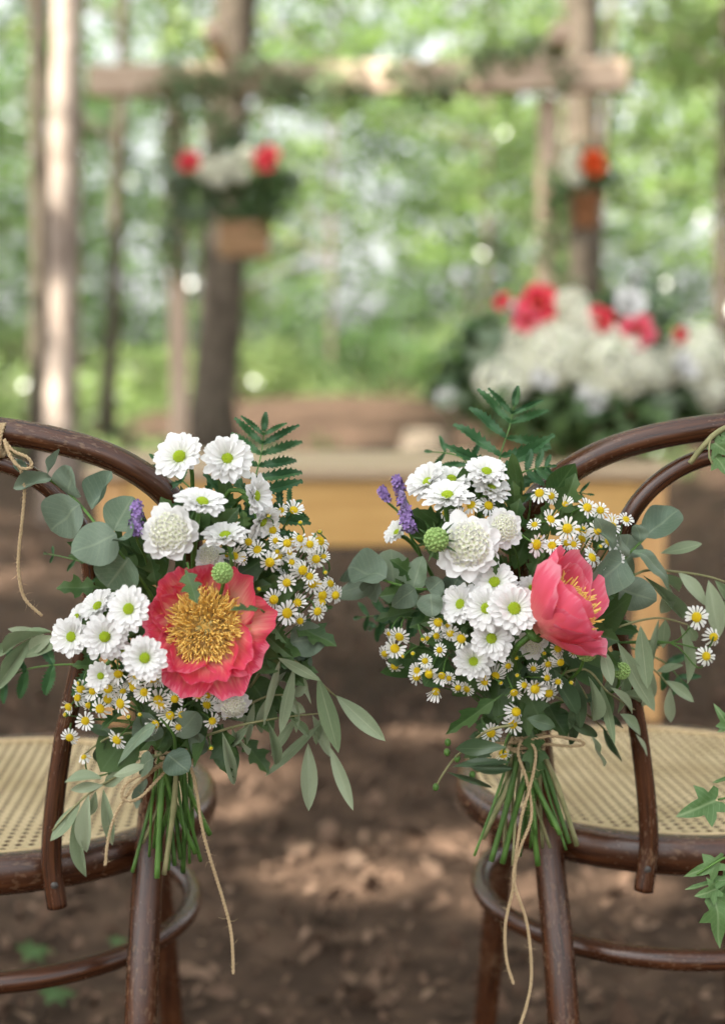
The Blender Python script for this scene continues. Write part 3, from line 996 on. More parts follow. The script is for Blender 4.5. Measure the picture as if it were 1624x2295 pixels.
def twine_mesh(path, r=.00085, pitch=.0065, fuzz=1.0, seed=1):
    """two twisted plies and loose fibres"""
    rr = random.Random(seed)
    mb = MB()
    T, Nn = frames(path)
    for ply in (0, math.pi):
        l, q = 0, []
        for i, p in enumerate(path):
            if i: l += (p - path[i - 1]).length
            a = l / pitch * 2 * math.pi + ply
            q.append(p + (Nn[i] * math.cos(a) + T[i].cross(Nn[i]) * math.sin(a)) * r * .85)
        mb.add(*tube(q, r, 6))
    for i in range(int(len(path) * fuzz)):
        k = rr.randrange(len(path) - 1)
        p = path[k].lerp(path[k + 1], rr.random())
        d = Vector((rr.uniform(-1, 1), rr.uniform(-1, 1), rr.uniform(-1, 1))).normalized()
        d = (d + T[k] * rr.uniform(-.5, .9)).normalized()
        L = rr.uniform(.003, .009)
        c = d.orthogonal().normalized() * .00011
        q = p + d * L * .5 + Vector((0, 0, rr.uniform(-.001, .001)))
        mb.add([p - c, p + c, q + c, q - c, p + d * L + d.orthogonal() * L * rr.uniform(-.4, .4)], [(0, 1, 2, 3), (3, 2, 4)])
    return mb

def dense(path, step=.0011):
    out = [path[0]]
    for a, b in zip(path, path[1:]):
        n = max(1, int((b - a).length / step))
        out += [a.lerp(b, k / n) for k in range(1, n + 1)]
    return out
def c1(x, y): return (x * .5061, y * .5061 + 928.7)
def c2(x, y): return (739.7 + x * .54456, 887.7 + y * .54456)

# ------------------------------------------------------------------ bouquet on the first chair
B = Bouquet('bouquet', 'tied bouquet with one wide open coral peony showing a mass of yellow stamens', (392, 1695, 1.125), (430, 1370), (330, 390), 1.128, .075, 21)
for a, b_, r_, n_, d_ in (
        (405, 1027, 54, (-.25, -1, .62), -.015), (509, 1032, 52, (.15, -1, .55), -.02), (452, 1131, 52, (.25, -.45, 1), -.03),
        (567, 1112, 47, (1, -.55, .15), -.01), (584, 1166, 42, (.8, -.6, -.5), .0), (506, 1206, 48, (-.1, -.4, 1), -.02),
        (223, 1362, 42, (-.5, -.7, .8), .0), (292, 1366, 48, (-.3, -1, .35), -.03), (164, 1427, 44, (-.35, -1, .2), -.015),
        (236, 1428, 47, (.1, -1, .3), -.022), (326, 1474, 46, (.0, -1, .15), -.05), (228, 1515, 30, (-.2, -1, .2), -.01),
        (272, 1464, 26, (.5, -.6, .6), -.01), (176, 1386, 34, (-.8, -.5, .6), .012), (645, 1275, 30, (.2, -.6, .6), .02)):
    B.mum(a, b_, r_, n_, d_)
B.scab(385, 1192, 64, (-.05, -1, .12), -.022)
B.scab(521, 1572, 42, (.2, -.8, -.5), .0)
B.scab(470, 1250, 34, (.1, -1, .4), .01)
PL = (
    (126, 1.34, .44, 66, 26, 1.0, .05, 0), (94, 1.20, .52, 68, 34, 1.0, .05, 0), (50, 1.28, .60, 68, 38, 1.05, .06, 0), (6, 1.26, .46, 66, 62, 1.0, .08, 0),
    (-34, 1.18, .58, 62, 76, 1.1, .08, 0), (-66, 1.32, .52, 60, 88, 1.1, .07, -.04), (-108, 1.26, .56, 60, 78, 1.1, .08, -.03), (-150, 1.26, .58, 64, 40, 1.05, .06, 0), (178, 1.28, .56, 68, 26, 1.0, .06, 0), (150, 1.16, .48, 66, 32, 1.0, .06, 0),
    (-88, 1.12, .66, 66, 46, 1.0, .09, .03), (-44, 1.08, .54, 66, 48, 1.0, .09, .03), (-130, 1.10, .54, 64, 38, 1.0, .08, .03))
B.peony(461, 1408, .0455, (.05, -1, .30), PL, PEONY, 980, .30, .52, 1.12, 5, dy=.010, lift=.10, label='wide open coral peony with yellow stamens')
B.pod(498, 1292, 25, (.1, -.8, .5), -.03)
B.lavender(306, 1167, 70, 40, (1, 0), (334, 1300, 1.10), -.03)
for x, y in ((1300, 425), (1220, 560), (1270, 572), (1327, 550), (1280, 612), (1230, 625), (1372, 575), (1415, 562), (1100, 565), (1140, 600), (1035, 628), (1270, 745), (1370, 718), (1210, 820), (1315, 835), (1270, 880), (1425, 800), (1405, 872), (1460, 750), (1482, 800), (1195, 655), (1290, 655),
             (525, 1148), (605, 1155), (675, 1165), (412, 1225), (545, 1225), (480, 1260), (535, 1280), (445, 1303), (380, 1357), (305, 1295), (345, 1255), (310, 1430), (520, 1440), (700, 1265), (775, 1260), (715, 1290), (805, 1330), (755, 1332), (790, 1385), (880, 1245), (965, 1235), (940, 1357), (690, 1372), (740, 1150), (765, 1195), (1340, 690), (1400, 640), (640, 1230), (590, 1210), (480, 1215), (360, 1215)):
    B.cham(*c1(x, y), rpx=25 if (x, y) in ((675, 1165), (1270, 572), (535, 1280), (1270, 880), (1315, 835), (520, 1440), (805, 1330)) else 22)
    if B.r.random() < .55:
        q_ = c1(x, y)
        B.cham(q_[0] + B.r.choice((-1, 1)) * B.r.uniform(16, 34), q_[1] + B.r.uniform(-30, 30), rpx=B.r.uniform(15, 21), dy=B.r.uniform(-.006, .012))
B.cham(*c1(372, 1518), rpx=20, n=(-.2, -.6, .8), dy=.0)
for x, y in ((570, 1340), (1415, 520), (1145, 775), (350, 1190), (1330, 480), (1190, 450), (620, 1330), (935, 1478), (1440, 700), (290, 1330)):
    B.bud(*c1(x, y))
EU = [(-.2, -1, .3), (.1, -1, .5), (-.6, -.8, .1), (.2, -1, .1)]
B.sprig('eucalyptus_sprig', [(470, 1560, .03), (330, 1320, .01), (240, 1205, -.03), (160, 1110, -.035), (95, 1068, -.035), (55, 1058, -.03)], [
    (155, 1107, 158, 1048, 88, -0.038, -0.053, (-.1, -1, .5)), (180, 1130, 112, 1190, 112, -0.037, -0.045, (-.2, -1, .35)), (205, 1142, 262, 1062, 62, -0.035, -0.037, (-.7, -.7, .2)),
    (262, 1197, 165, 1245, 118, -0.029, -0.041, (.1, -1, .45)), (255, 1190, 300, 1105, 92, -0.023, -0.013, (.1, -1, .1)), (290, 1250, 232, 1325, 110, -0.013, -0.011, (.1, -1, .1)),
    (272, 1205, 300, 1210, 60, -0.028, -0.043, (.5, -1, .3)), (118, 1072, 26, 1090, 34, -0.038, -0.039, (0, -1, .5)), (108, 1070, 130, 1005, 26, -0.038, -0.043, (-.8, -.6, .1)), (60, 1058, 30, 1030, 26, -0.033, -0.033, (.2, -1, .2))],
    L_EUC, .0013, STEM)
B.sprig('eucalyptus_sprig', [(520, 1560, .05), (640, 1440, .03), (690, 1420, .02)], [(650, 1440, 732, 1425, 84, .02, .01, (.2, -1, .3)), (640, 1450, 700, 1500, 70, .02, .02, (.1, -1, .2)), (600, 1470, 650, 1520, 60, .03, .03, (0, -1, .4))], L_EUC, .0013, STEM)
B.sprig('eucalyptus_sprig', [(392, 1700, .0), (390, 1650, -.01), (360, 1610, -.02)], [
    (350, 1625, 228, 1695, 52, -.02, -.03, (.2, -.8, .9)), (395, 1650, 452, 1590, 62, -.01, -.01, (.1, -1, .4)), (375, 1690, 420, 1728, 72, -.012, -.014, (0, -1, .5)), (345, 1700, 290, 1725, 58, -.01, -.01, (0, -1, .6)), (350, 1660, 320, 1590, 70, .0, .0, (-.2, -1, .2)), (430, 1690, 460, 1640, 50, 0, 0), (330, 1745, 312, 1812, 30, -.004, -.004)], L_EUC, .0013, STEM)
OLS = [
    ('olive_sprig', [(560, 1540, .04), (618, 1470, .02), (680, 1495, .01), (745, 1555, .0), (768, 1568, .0)], [
        (622, 1474, 716, 1522, 26), (712, 1515, 756, 1678, 44, .0, -.01, (0, -1, .25)), (752, 1558, 862, 1662, 40, .0, -.008, (-.1, -1, .5)), (660, 1490, 622, 1636, 24), (628, 1478, 598, 1626, 26), (655, 1492, 700, 1580, 22, .015, .02), (618, 1476, 640, 1530, 20, .02, .03)]),
    ('olive_sprig', [(440, 1655, .01), (540, 1625, .005), (640, 1607, .0), (730, 1598, .0)], [
        (690, 1665, 693, 1822, 40, .0, -.01, (.1, -1, .2)), (738, 1672, 790, 1813, 30, .002, .0), (718, 1622, 598, 1738, 24, .004, .004), (498, 1640, 530, 1772, 28, -.005, -.01), (560, 1622, 506, 1680, 22, .01, .01), (600, 1615, 622, 1722, 24), (648, 1608, 700, 1652, 24), (545, 1628, 640, 1578, 26, .02, .03), (665, 1605, 610, 1690, 22, .01, .015), (700, 1602, 742, 1700, 26, .01, .01), (730, 1598, 705, 1672, 22, .004, .01), (520, 1630, 560, 1700, 26, .01, .02), (575, 1620, 480, 1600, 26, .02, .03)]),
    ('olive_sprig', [(360, 1690, -.006), (290, 1725, -.01), (215, 1768, -.015), (165, 1810, -.015), (118, 1862, -.015)], [
        (230, 1745, 145, 1748, 36, -.015, -.02, (.1, -.6, 1)), (232, 1760, 158, 1770, 24), (290, 1730, 232, 1762, 30), (180, 1800, 118, 1882, 34, -.015, -.012), (200, 1780, 186, 1916, 36, -.018, -.024), (232, 1768, 252, 1900, 28, -.015, -.02), (170, 1820, 190, 1972, 34, -.012, -.01), (215, 1772, 196, 1840, 26, -.01, 0), (150, 1830, 128, 1870, 22), (330, 1715, 262, 1740, 30, -.012, -.02)]),
    ('olive_sprig', [(330, 1500, .05), (220, 1450, .04), (120, 1418, .03), (60, 1415, .03)], [
        (118, 1416, -10, 1440, 34, .03, .02, (0, -.7, 1)), (120, 1425, 50, 1462, 36, .03, .02), (75, 1425, -20, 1560, 34, .03, .02, (.3, -1, .3)), (150, 1430, 62, 1470, 26), (60, 1420, -30, 1480, 26), (70, 1430, -5, 1530, 24), (100, 1422, 20, 1408, 22, .03, .03)]),
]
for nm, st, lv in OLS: B.sprig(nm, st, lv, L_OLI)
B.sprig('olive_sprig', [(520, 1600, .03), (600, 1560, .02), (660, 1560, .012)], [(600, 1562, 580, 1650, 24), (630, 1560, 690, 1605, 26), (655, 1560, 690, 1540, 24), (570, 1575, 560, 1665, 28), (600, 1560, 640, 1505, 24), (660, 1560, 668, 1640, 22)], L_OLI)
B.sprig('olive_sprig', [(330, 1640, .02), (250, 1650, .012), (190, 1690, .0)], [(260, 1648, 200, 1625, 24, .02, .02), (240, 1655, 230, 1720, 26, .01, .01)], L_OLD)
B.fern([(520, 1240, .03), (560, 1110, .0), (585, 1020, .0), (592, 960, .0)], 8, 128, .02, .24)
B.fern([(560, 1260, .04), (610, 1165, .01), (660, 1130, .0)], 5, 84, .015)
B.fern([(520, 1240, .04), (440, 1110, .03), (385, 1060, .03), (350, 1030, .02)], 5, 70, .02)
B.fern([(330, 1330, .06), (190, 1262, .03), (100, 1240, .03)], 4, 40, .02)
B.fern([(320, 1520, .04), (190, 1490, .03), (60, 1500, .02), (-20, 1545, .02)], 5, 90, .01, .4)
B.filler(80, L_MUM + L_MUM + L_DRK[:2], .024, .042, .03, .75)
B.filler(18, L_DRK, .035, .05, .035, .35)
B.sprig('chrysanthemum_leaf', [(420, 1262, -.03), (423, 1275, -.04)], [(416, 1276, 440, 1348, 62, -.035, -.055, (-.1, -1, .6))], L_MUM, .001, STEM)
B.sprig('chrysanthemum_leaf', [(600, 1380, -.0), (585, 1366, -.02)], [(585, 1366, 518, 1362, 36, -.035, -.05, (.1, -.6, 1))], L_MUM, .001, STEM)
B.sprig('chrysanthemum_leaf', [(545, 1200, -.0), (535, 1180, -.01)], [(548, 1185, 545, 1150, 46, -.02, -.03, (.1, -1, .5)), (700, 1365, 752, 1360, 24, .0, .0), (610, 1400, 640, 1440, 36, .0, -.01)], L_MUM, .001, STEM)
B.stems([(297, 1955, -.012), (352, 1968, -.016), (335, 1920, .0), (375, 1950, -.004), (362, 1930, .004), (392, 1940, -.002), (405, 1925, .004), (418, 1880, -.008), (438, 1912, .0), (450, 1930, .006), (385, 1900, .01), (345, 1900, .008), (425, 1935, .008), (470, 1870, .012), (410, 1955, .01), (368, 1960, -.01), (320, 1890, -.004), (400, 1870, .012), (358, 1880, .012), (432, 1860, .01)])
def bow(bq, wraps, tails, seed):
    """wraps: radius of the tie around the stems; tails: pixel paths with depth"""
    t = bq.tie
    mb = MB()
    for k in range(6):
        pts = [t + Vector((math.cos(a) * wraps, math.sin(a) * wraps * .85, .0019 * k - .004 + .0022 * math.sin(a + k * 1.7))) for a in [2 * math.pi * i / 20 for i in range(20)]]
        pts.append(pts[0])
        m = twine_mesh(dense(pts), seed=seed + k, fuzz=.25)
        mb.add(m.V, m.F, m.U)
    for k, tl in enumerate(tails):
        path = dense(catmull([P(*q) for q in tl], 6))
        m = twine_mesh(path, seed=seed + 10 + k, fuzz=.45)
        mb.add(m.V, m.F, m.U)
    obj('twine_tie', mb.mesh('twine_tie', TWINE, bq.off), bq.root)
ty = B.tie.y
bow(B, .0150, [
    [(398, 1690, ty - .02), (425, 1715, ty - .022), (440, 1770, ty - .022), (452, 1850, ty - .02), (470, 1920, ty - .016), (498, 2010, ty - .01), (518, 2090, ty - .008), (523, 2182, ty - .008)],
    [(400, 1690, ty - .02), (350, 1722, ty - .026), (300, 1765, ty - .028), (262, 1820, ty - .026), (243, 1880, ty - .024), (236, 1940, ty - .024)],
    [(398, 1692, ty - .02), (340, 1725, ty - .03), (285, 1755, ty - .034), (275, 1790, ty - .034), (310, 1790, ty - .03), (360, 1740, ty - .025), (402, 1694, ty - .02)],
    [(398, 1690, ty - .019), (430, 1678, ty - .02), (470, 1680, ty - .018)]], 31)

# ------------------------------------------------------------------ bouquet on the second chair
B = Bouquet('bouquet', 'tied bouquet with one half closed pink peony seen from the side', (1178, 1662, 1.15), (1150, 1350), (330, 370), 1.16, .078, 22)
for a, b_, r_, n_, d_ in (
        (962, 1085, 46, (-.6, -.6, .75), -.01), (1010, 1078, 42, (.1, -.5, .9), .0), (1088, 1062, 44, (.15, -.62, .9), -.012), (1002, 1116, 50, (-.1, -.5, 1), -.022),
        (1098, 1100, 42, (.3, -.5, .9), .0), (1108, 1308, 47, (-.2, -.8, .6), -.012), (1036, 1356, 46, (-.7, -.8, .4), -.01), (1092, 1364, 48, (-.45, -1, .3), -.022),
        (1150, 1366, 55, (.05, -1, .45), -.032), (1100, 1432, 47, (-.05, -1, .35), -.02), (1061, 1485, 42, (-.1, -.9, .5), -.005), (892, 1196, 30, (-.6, -.5, .6), .01), (1190, 1320, 30, (.1, -.8, .6), .01)):
    B.mum(a, b_, r_, n_, d_)
B.scab(1046, 1222, 72, (-.05, -1, .15), -.02)
B.scab(1122, 1184, 46, (.25, -1, .2), -.01)
B.scab(1190, 1440, 36, (.0, -1, .0), .01)
B.pod(979, 1212, 29, (-.15, -1, .25), -.04, True)
B.pod(1309, 1468, 26, (.1, -.6, .6), -.02)
B.pod(1388, 1512, 20, (.1, -.6, .6), -.005)
B.lavender(908, 1150, 92, 44, (-10, 0), (945, 1260, 1.13), -.02)
B.lavender(892, 1088, 30, 26, (-6, 0), (920, 1160, 1.15), -.01)
B.lavender(860, 1110, 26, 16, (-6, 0), (905, 1170, 1.15), -.01)
PR = (
    (184, 1.40, .70, 64, -6, 1.05, .03, 0), (224, 1.22, .70, 66, 4, 1.05, .035, 0), (150, 1.62, .42, 58, 4, 1.0, .04, -.04), (104, 1.46, .60, 54, -2, 1.0, .04, 0), (50, 1.40, .60, 50, 0, 1.0, .05, 0), (5, 1.32, .58, 52, 10, 1.0, .05, 0),
    (322, 1.24, .56, 64, 82, 1.15, .06, -.04), (276, 1.05, .60, 70, 40, 1.1, .05, -.03), (246, 1.10, .56, 66, 14, 1.05, .05, 0),
    (198, 1.20, .56, 50, -14, .95, .04, .05), (70, 1.18, .54, 44, -6, .9, .05, .05), (30, 1.1, .46, 44, 4, .9, .05, .05))
B.peony(1206, 1412, .0490, (.58, -.32, .64), PR, PINK, 280, .46, .66, .55, 6, dy=-.024, lift=.12, label='half closed pink peony seen from the side', carp=False)
for x, y in ((650, 452), (533, 492), (580, 450), (860, 400), (965, 445), (905, 508), (975, 545), (1055, 460), (1110, 470), (1100, 552), (1160, 535), (1145, 600), (840, 530), (730, 600), (845, 610), (912, 617), (1000, 610), (1075, 665), (1175, 670),
             (445, 930), (285, 990), (540, 998), (450, 1045), (390, 1090), (265, 1110), (460, 1150), (435, 1215), (355, 1155), (525, 1200), (635, 1175), (730, 1110), (495, 975), (680, 1150), (265, 1040),
             (895, 1100), (945, 1095), (890, 1160), (937, 1175), (797, 1190), (840, 1205), (755, 1220), (763, 1300), (750, 1350), (660, 1385), (935, 1040)):
    B.cham(*c2(x, y), rpx=26 if (x, y) in ((975, 545), (905, 508), (895, 1100), (763, 1300), (750, 1350), (540, 998), (845, 610)) else 22)
    if B.r.random() < .55:
        q_ = c2(x, y)
        B.cham(q_[0] + B.r.choice((-1, 1)) * B.r.uniform(16, 34), q_[1] + B.r.uniform(-30, 30), rpx=B.r.uniform(15, 21), dy=B.r.uniform(-.006, .012))
for x, y, r_ in ((1505, 910, 27), (1575, 992, 24), (1545, 1070, 20)):
    px, py = c2(x, y)
    q = P(px, py, 1.13)
    B.cham(px, py, r_, (.15, -1, .2), -.03, path=catmull([q, q + Vector((-.004, .01, -.012)), P(1500, 1440, 1.15), P(1380, 1440, 1.16)], 4))
for x, y in ((767, 1078), (1040, 545), (380, 1000), (340, 1060), (1110, 620), (600, 1130), (700, 1180), (300, 1070), (880, 1060), (990, 1180), (770, 1150)):
    B.bud(*c2(x, y))
q = P(*c2(710, 1470), 1.10)
B.cham(*c2(710, 1472), 20, (.2, -.5, -.8), -.02, path=catmull([q, q + Vector((.004, 0, .015)), P(1160, 1640, 1.12)], 4))
B.sprig('eucalyptus_sprig', [(1120, 1430, .04), (1000, 1330, .02), (930, 1320, .0), (860, 1300, .0), (800, 1270, .0)], [
    (866, 1295, 778, 1268, 82, -.005, -.02, (-.1, -.7, .8)), (880, 1310, 880, 1225, 92, .012, .018, (.1, -1, .2)), (930, 1318, 878, 1360, 62, -.01, -.02, (.5, -1, .2)), (925, 1322, 940, 1250, 60, .012, .01, (-.3, -1, .1)), (965, 1330, 967, 1382, 60, -.012, -.02, (-.3, -1, .2)),
    (960, 1325, 990, 1300, 52, .0, .0), (840, 1300, 770, 1330, 60, .01, .01, (-.5, -.8, .1)), (850, 1305, 822, 1345, 56, .012, .016), (925, 1330, 925, 1370, 74, .012, .016), (1005, 1335, 1030, 1290, 66, .02, .02), (800, 1272, 762, 1300, 40, .01, 0)], L_EUC, .0013, STEM)
B.sprig('eucalyptus_sprig', [(1250, 1450, .03), (1330, 1330, .005), (1390, 1260, .0), (1440, 1210, .0), (1470, 1180, .0)], [
    (1442, 1205, 1524, 1135, 78, -.005, -.01, (-.2, -1, .4)), (1435, 1215, 1430, 1175, 44, -.01, -.01, (-.8, -.5, .2)), (1415, 1238, 1538, 1262, 46, -.01, -.02, (.1, -.6, .9)), (1400, 1250, 1405, 1200, 92, .015, .018, (.1, -1, .1)), (1398, 1252, 1322, 1328, 88, -.012, -.03, (.4, -.9, .4)), (1388, 1262, 1432, 1290, 60, .01, .01),
    (1385, 1320, 1462, 1345, 82, .006, .0, (0, -1, .15)), (1410, 1245, 1372, 1195, 36, -.015, -.02, (.6, -.8, .1)), (1375, 1230, 1335, 1160, 26, -.015, -.02, (.6, -.8, .1)), (1452, 1196, 1430, 1178, 40, .0, .0)], L_EUC, .0013, STEM)
OLS = [
    ([(1330, 1430, .02), (1400, 1400, .0), (1475, 1385, -.005), (1540, 1400, -.005)], [
        (1434, 1402, 1448, 1540, 40, -.01, -.02, (-.1, -1, .15)), (1475, 1388, 1445, 1550, 24, -.005, .0), (1522, 1400, 1546, 1534, 28, -.005, -.01, (.3, -1, .2)), (1490, 1388, 1482, 1450, 30, .01, .015), (1382, 1438, 1452, 1590, 36, .0, -.005, (.4, -1, .2)), (1540, 1400, 1560, 1440, 24), (1420, 1395, 1330, 1420, 30, .02, .02)]),
    ([(1380, 1320, .02), (1440, 1280, .0), (1520, 1282, .0), (1585, 1292, .0), (1640, 1310, .0)], [
        (1518, 1282, 1590, 1352, 34, .0, -.01, (.1, -1, .5)), (1586, 1300, 1612, 1432, 44, -.005, -.012, (-.1, -1, .2)), (1497, 1310, 1486, 1382, 28, .0, .005), (1440, 1290, 1545, 1395, 30, .01, .02), (1478, 1240, 1572, 1226, 30, .0, .0, (0, -.7, 1)), (1600, 1300, 1650, 1360, 30), (1460, 1284, 1530, 1326, 24, .01, .02), (1640, 1312, 1620, 1400, 26)]),
    ([(1230, 1520, .02), (1310, 1500, .0), (1360, 1550, -.01), (1420, 1590, -.01)], [
        (1350, 1455, 1370, 1535, 30, -.012, -.02, (-.2, -1, .3)), (1317, 1515, 1345, 1628, 20, -.01, -.012), (1345, 1535, 1378, 1662, 24, -.01, -.02), (1366, 1540, 1428, 1600, 26, -.01, -.02, (.2, -1, .6)), (1388, 1600, 1448, 1643, 34, -.005, -.01, (0, -.8, .8)), (1318, 1640, 1356, 1720, 18, .0, .0), (1423, 1645, 1458, 1694, 12, .0, .0), (1390, 1555, 1440, 1570, 22)]),
]
for st, lv in OLS: B.sprig('olive_sprig', st, lv, L_OLI)
B.sprig('olive_sprig', [(1280, 1500, .03), (1370, 1470, .02), (1450, 1490, .015), (1500, 1540, .01)], [(1390, 1470, 1360, 1560, 26), (1420, 1478, 1470, 1440, 24), (1455, 1490, 1440, 1590, 30), (1490, 1525, 1560, 1570, 28), (1500, 1540, 1500, 1630, 26), (1400, 1475, 1400, 1610, 28), (1470, 1505, 1530, 1490, 22)], L_OLI)
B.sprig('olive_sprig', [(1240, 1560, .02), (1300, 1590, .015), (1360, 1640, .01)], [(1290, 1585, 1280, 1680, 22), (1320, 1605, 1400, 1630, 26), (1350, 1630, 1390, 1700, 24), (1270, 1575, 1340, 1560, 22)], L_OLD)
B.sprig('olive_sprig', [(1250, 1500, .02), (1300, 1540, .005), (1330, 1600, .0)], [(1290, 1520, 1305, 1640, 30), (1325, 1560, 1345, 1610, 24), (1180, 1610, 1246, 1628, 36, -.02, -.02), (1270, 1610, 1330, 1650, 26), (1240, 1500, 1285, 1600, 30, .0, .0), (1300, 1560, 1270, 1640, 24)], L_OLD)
o = B.sprig('olive_sprig', [(1150, 1625, -.03), (1088, 1640, -.03), (1020, 1698, -.03), (992, 1735, -.03), (976, 1765, -.03)], [
    (1135, 1675, 1020, 1680, 28, -.03, -.03, (0, -.8, .8)), (1145, 1708, 1010, 1712, 28, -.028, -.03, (0, -.8, .8)), (1150, 1722, 1050, 1718, 30, -.02, -.02), (1000, 1730, 1100, 1766, 12, -.03, -.025)], L_OLD, label='olive sprig with small green fruit')
for x, y in ((1003, 1664), (1058, 1736), (976, 1764), (1001, 1686), (1024, 1700)):
    v = ball(P(x, y, B.Y(x, y, -.03)), .0027, 8, 6, (1, 1, 1.25))
    obj('olive', mesh('olive', [k - B.off for k in v[0]], v[1], STEM, v[2]), o)
B.sprig('chrysanthemum_leaf', [(1180, 1540, .0), (1130, 1560, -.01)], [(1128, 1556, 988, 1645, 56, -.015, -.02, (.2, -.9, .6)), (1110, 1240, 1108, 1290, 26, -.02, -.02), (1180, 1420, 1160, 1390, 40, -.02, -.02)], L_MUM, .001, STEM)
B.fern([(1130, 1150, .04), (1118, 1040, .0), (1140, 960, .0), (1152, 905, .0)], 6, 140, .02, .21)
B.fern([(1150, 1150, .04), (1160, 1070, .01), (1200, 1050, .0), (1235, 1045, .0)], 5, 52, .01, .45)
B.fern([(1080, 1120, .04), (1040, 1030, .02), (960, 1012, .02)], 3, 60, .02)
B.fern([(1000, 1330, .06), (900, 1370, .03), (800, 1385, .02)], 5, 70, .02, .38)
B.fern([(980, 1350, .06), (890, 1390, .03), (830, 1410, .03)], 4, 60, .02, .38, skew=-.5)
B.fern([(1220, 1180, .04), (1270, 1110, .03), (1320, 1108, .02)], 3, 40, .02)
B.fern([(1380, 1440, .04), (1480, 1480, .03), (1530, 1530, .03)], 4, 70, .02, .4)
B.filler(80, L_MUM + L_MUM + L_DRK[:2], .024, .042, .03, .75)
B.filler(18, L_DRK, .035, .05, .035, .35)
B.stems([(1062, 1918, -.02), (1100, 1930, -.014), (1108, 1890, .0), (1148, 1940, -.012), (1130, 1900, .004), (1165, 1920, .004), (1205, 1940, -.006), (1188, 1900, .006), (1268, 1905, -.014), (1275, 1890, -.01), (1292, 1895, -.002), (1240, 1850, .004), (1255, 1870, -.016), (1090, 1860, .01), (1150, 1880, .012), (1215, 1900, .01), (1125, 1935, -.006), (1175, 1860, .012), (1200, 1870, -.012), (1232, 1900, .0), (1080, 1880, -.006)])
ty = B.tie.y
bow(B, .0150, [
    [(1168, 1658, ty - .02), (1160, 1690, ty - .024), (1180, 1750, ty - .024), (1190, 1830, ty - .022), (1165, 1900, ty - .022), (1150, 1970, ty - .02), (1180, 2070, ty - .016), (1190, 2180, ty - .014), (1180, 2250, ty - .014), (1160, 2310, ty - .014)],
    [(1186, 1660, ty - .02), (1200, 1690, ty - .024), (1188, 1760, ty - .026), (1168, 1830, ty - .025), (1155, 1920, ty - .022), (1150, 1985, ty - .018), (1132, 2070, ty - .014), (1134, 2150, ty - .012), (1150, 2205, ty - .012)],
    [(1178, 1660, ty - .02), (1230, 1650, ty - .024), (1290, 1658, ty - .02), (1308, 1668, ty - .016), (1270, 1672, ty - .014), (1190, 1664, ty - .018)],
    [(1170, 1660, ty - .02), (1110, 1665, ty - .01), (1075, 1650, ty), (1085, 1625, ty + .005), (1120, 1620, ty)]], 57)

# ------------------------------------------------------------------ twine knotted round the first chair's hoop, ivy on the second
yk = 1.108
mb = MB()
kc = P(8, 985, yk + .003)
for k in range(3):
    pts = [kc + Vector((.002 * k - .003 + .002 * math.sin(a), math.cos(a) * .0135, math.sin(a) * .0135)) for a in [2 * math.pi * i / 18 for i in range(19)]]
    m = twine_mesh(dense(pts), seed=80 + k, fuzz=.4)
    mb.add(m.V, m.F, m.U)
for k, tl in enumerate(([(10, 985, yk - .014), (30, 1010, yk - .018), (62, 1025, yk - .02), (72, 1045, yk - .02), (50, 1050, yk - .02), (28, 1030, yk - .02), (12, 990, yk - .015)],
                        [(10, 985, yk - .014), (22, 1020, yk - .018), (45, 1050, yk - .018), (55, 1090, yk - .016), (52, 1150, yk - .014), (44, 1220, yk - .012), (42, 1280, yk - .012), (55, 1340, yk - .012), (95, 1380, yk - .012)])):
    m = twine_mesh(dense(catmull([P(*q) for q in tl], 6)), seed=90 + k, fuzz=.5)
    mb.add(m.V, m.F, m.U)
tag(obj('twine_knot', mb.mesh('twine_knot', TWINE)), 'jute twine knotted round the chair hoop above the eucalyptus with a loose hanging end', 'twine')

iv = thing('ivy_vine', 'green ivy trailing down beside the cane seat under the cupped peony', 'ivy', P(1620, 985, 1.14))
def ivy_part(stem, leaves, r=.0014, mat=TWIG):
    pts = catmull([P(*q) for q in stem], 6)
    V, F, U = tube(pts, r, 6)
    o = obj('vine_stem', mesh('vine_stem', [v - iv.location for v in V], F, mat, U), iv)
    for (bx, by, tx, ty_, w, y0, y1, nh) in leaves:
        b, t_ = P(bx, by, y0), P(tx, ty_, y1)
        obj('leaf', rnd.choice(L_IVY), o, Matrix.Translation(-iv.location) @ frame_leaf(b, t_, nh, w * y0 / FPX))
ivy_part([(1545, 1038, 1.125), (1575, 1000, 1.12), (1605, 970, 1.12), (1650, 950, 1.13), (1700, 960, 1.14)], [
    (1596, 990, 1640, 1020, 60, 1.12, 1.11, (-.3, -1, .2)), (1598, 1020, 1640, 1070, 56, 1.12, 1.11, (.2, -.9, .4)), (1610, 975, 1660, 985, 50, 1.12, 1.13, (0, -1, .5))], .0022)
ivy_part([(1590, 985, 1.118), (1588, 1020, 1.115), (1600, 1050, 1.115)], [], .0008)
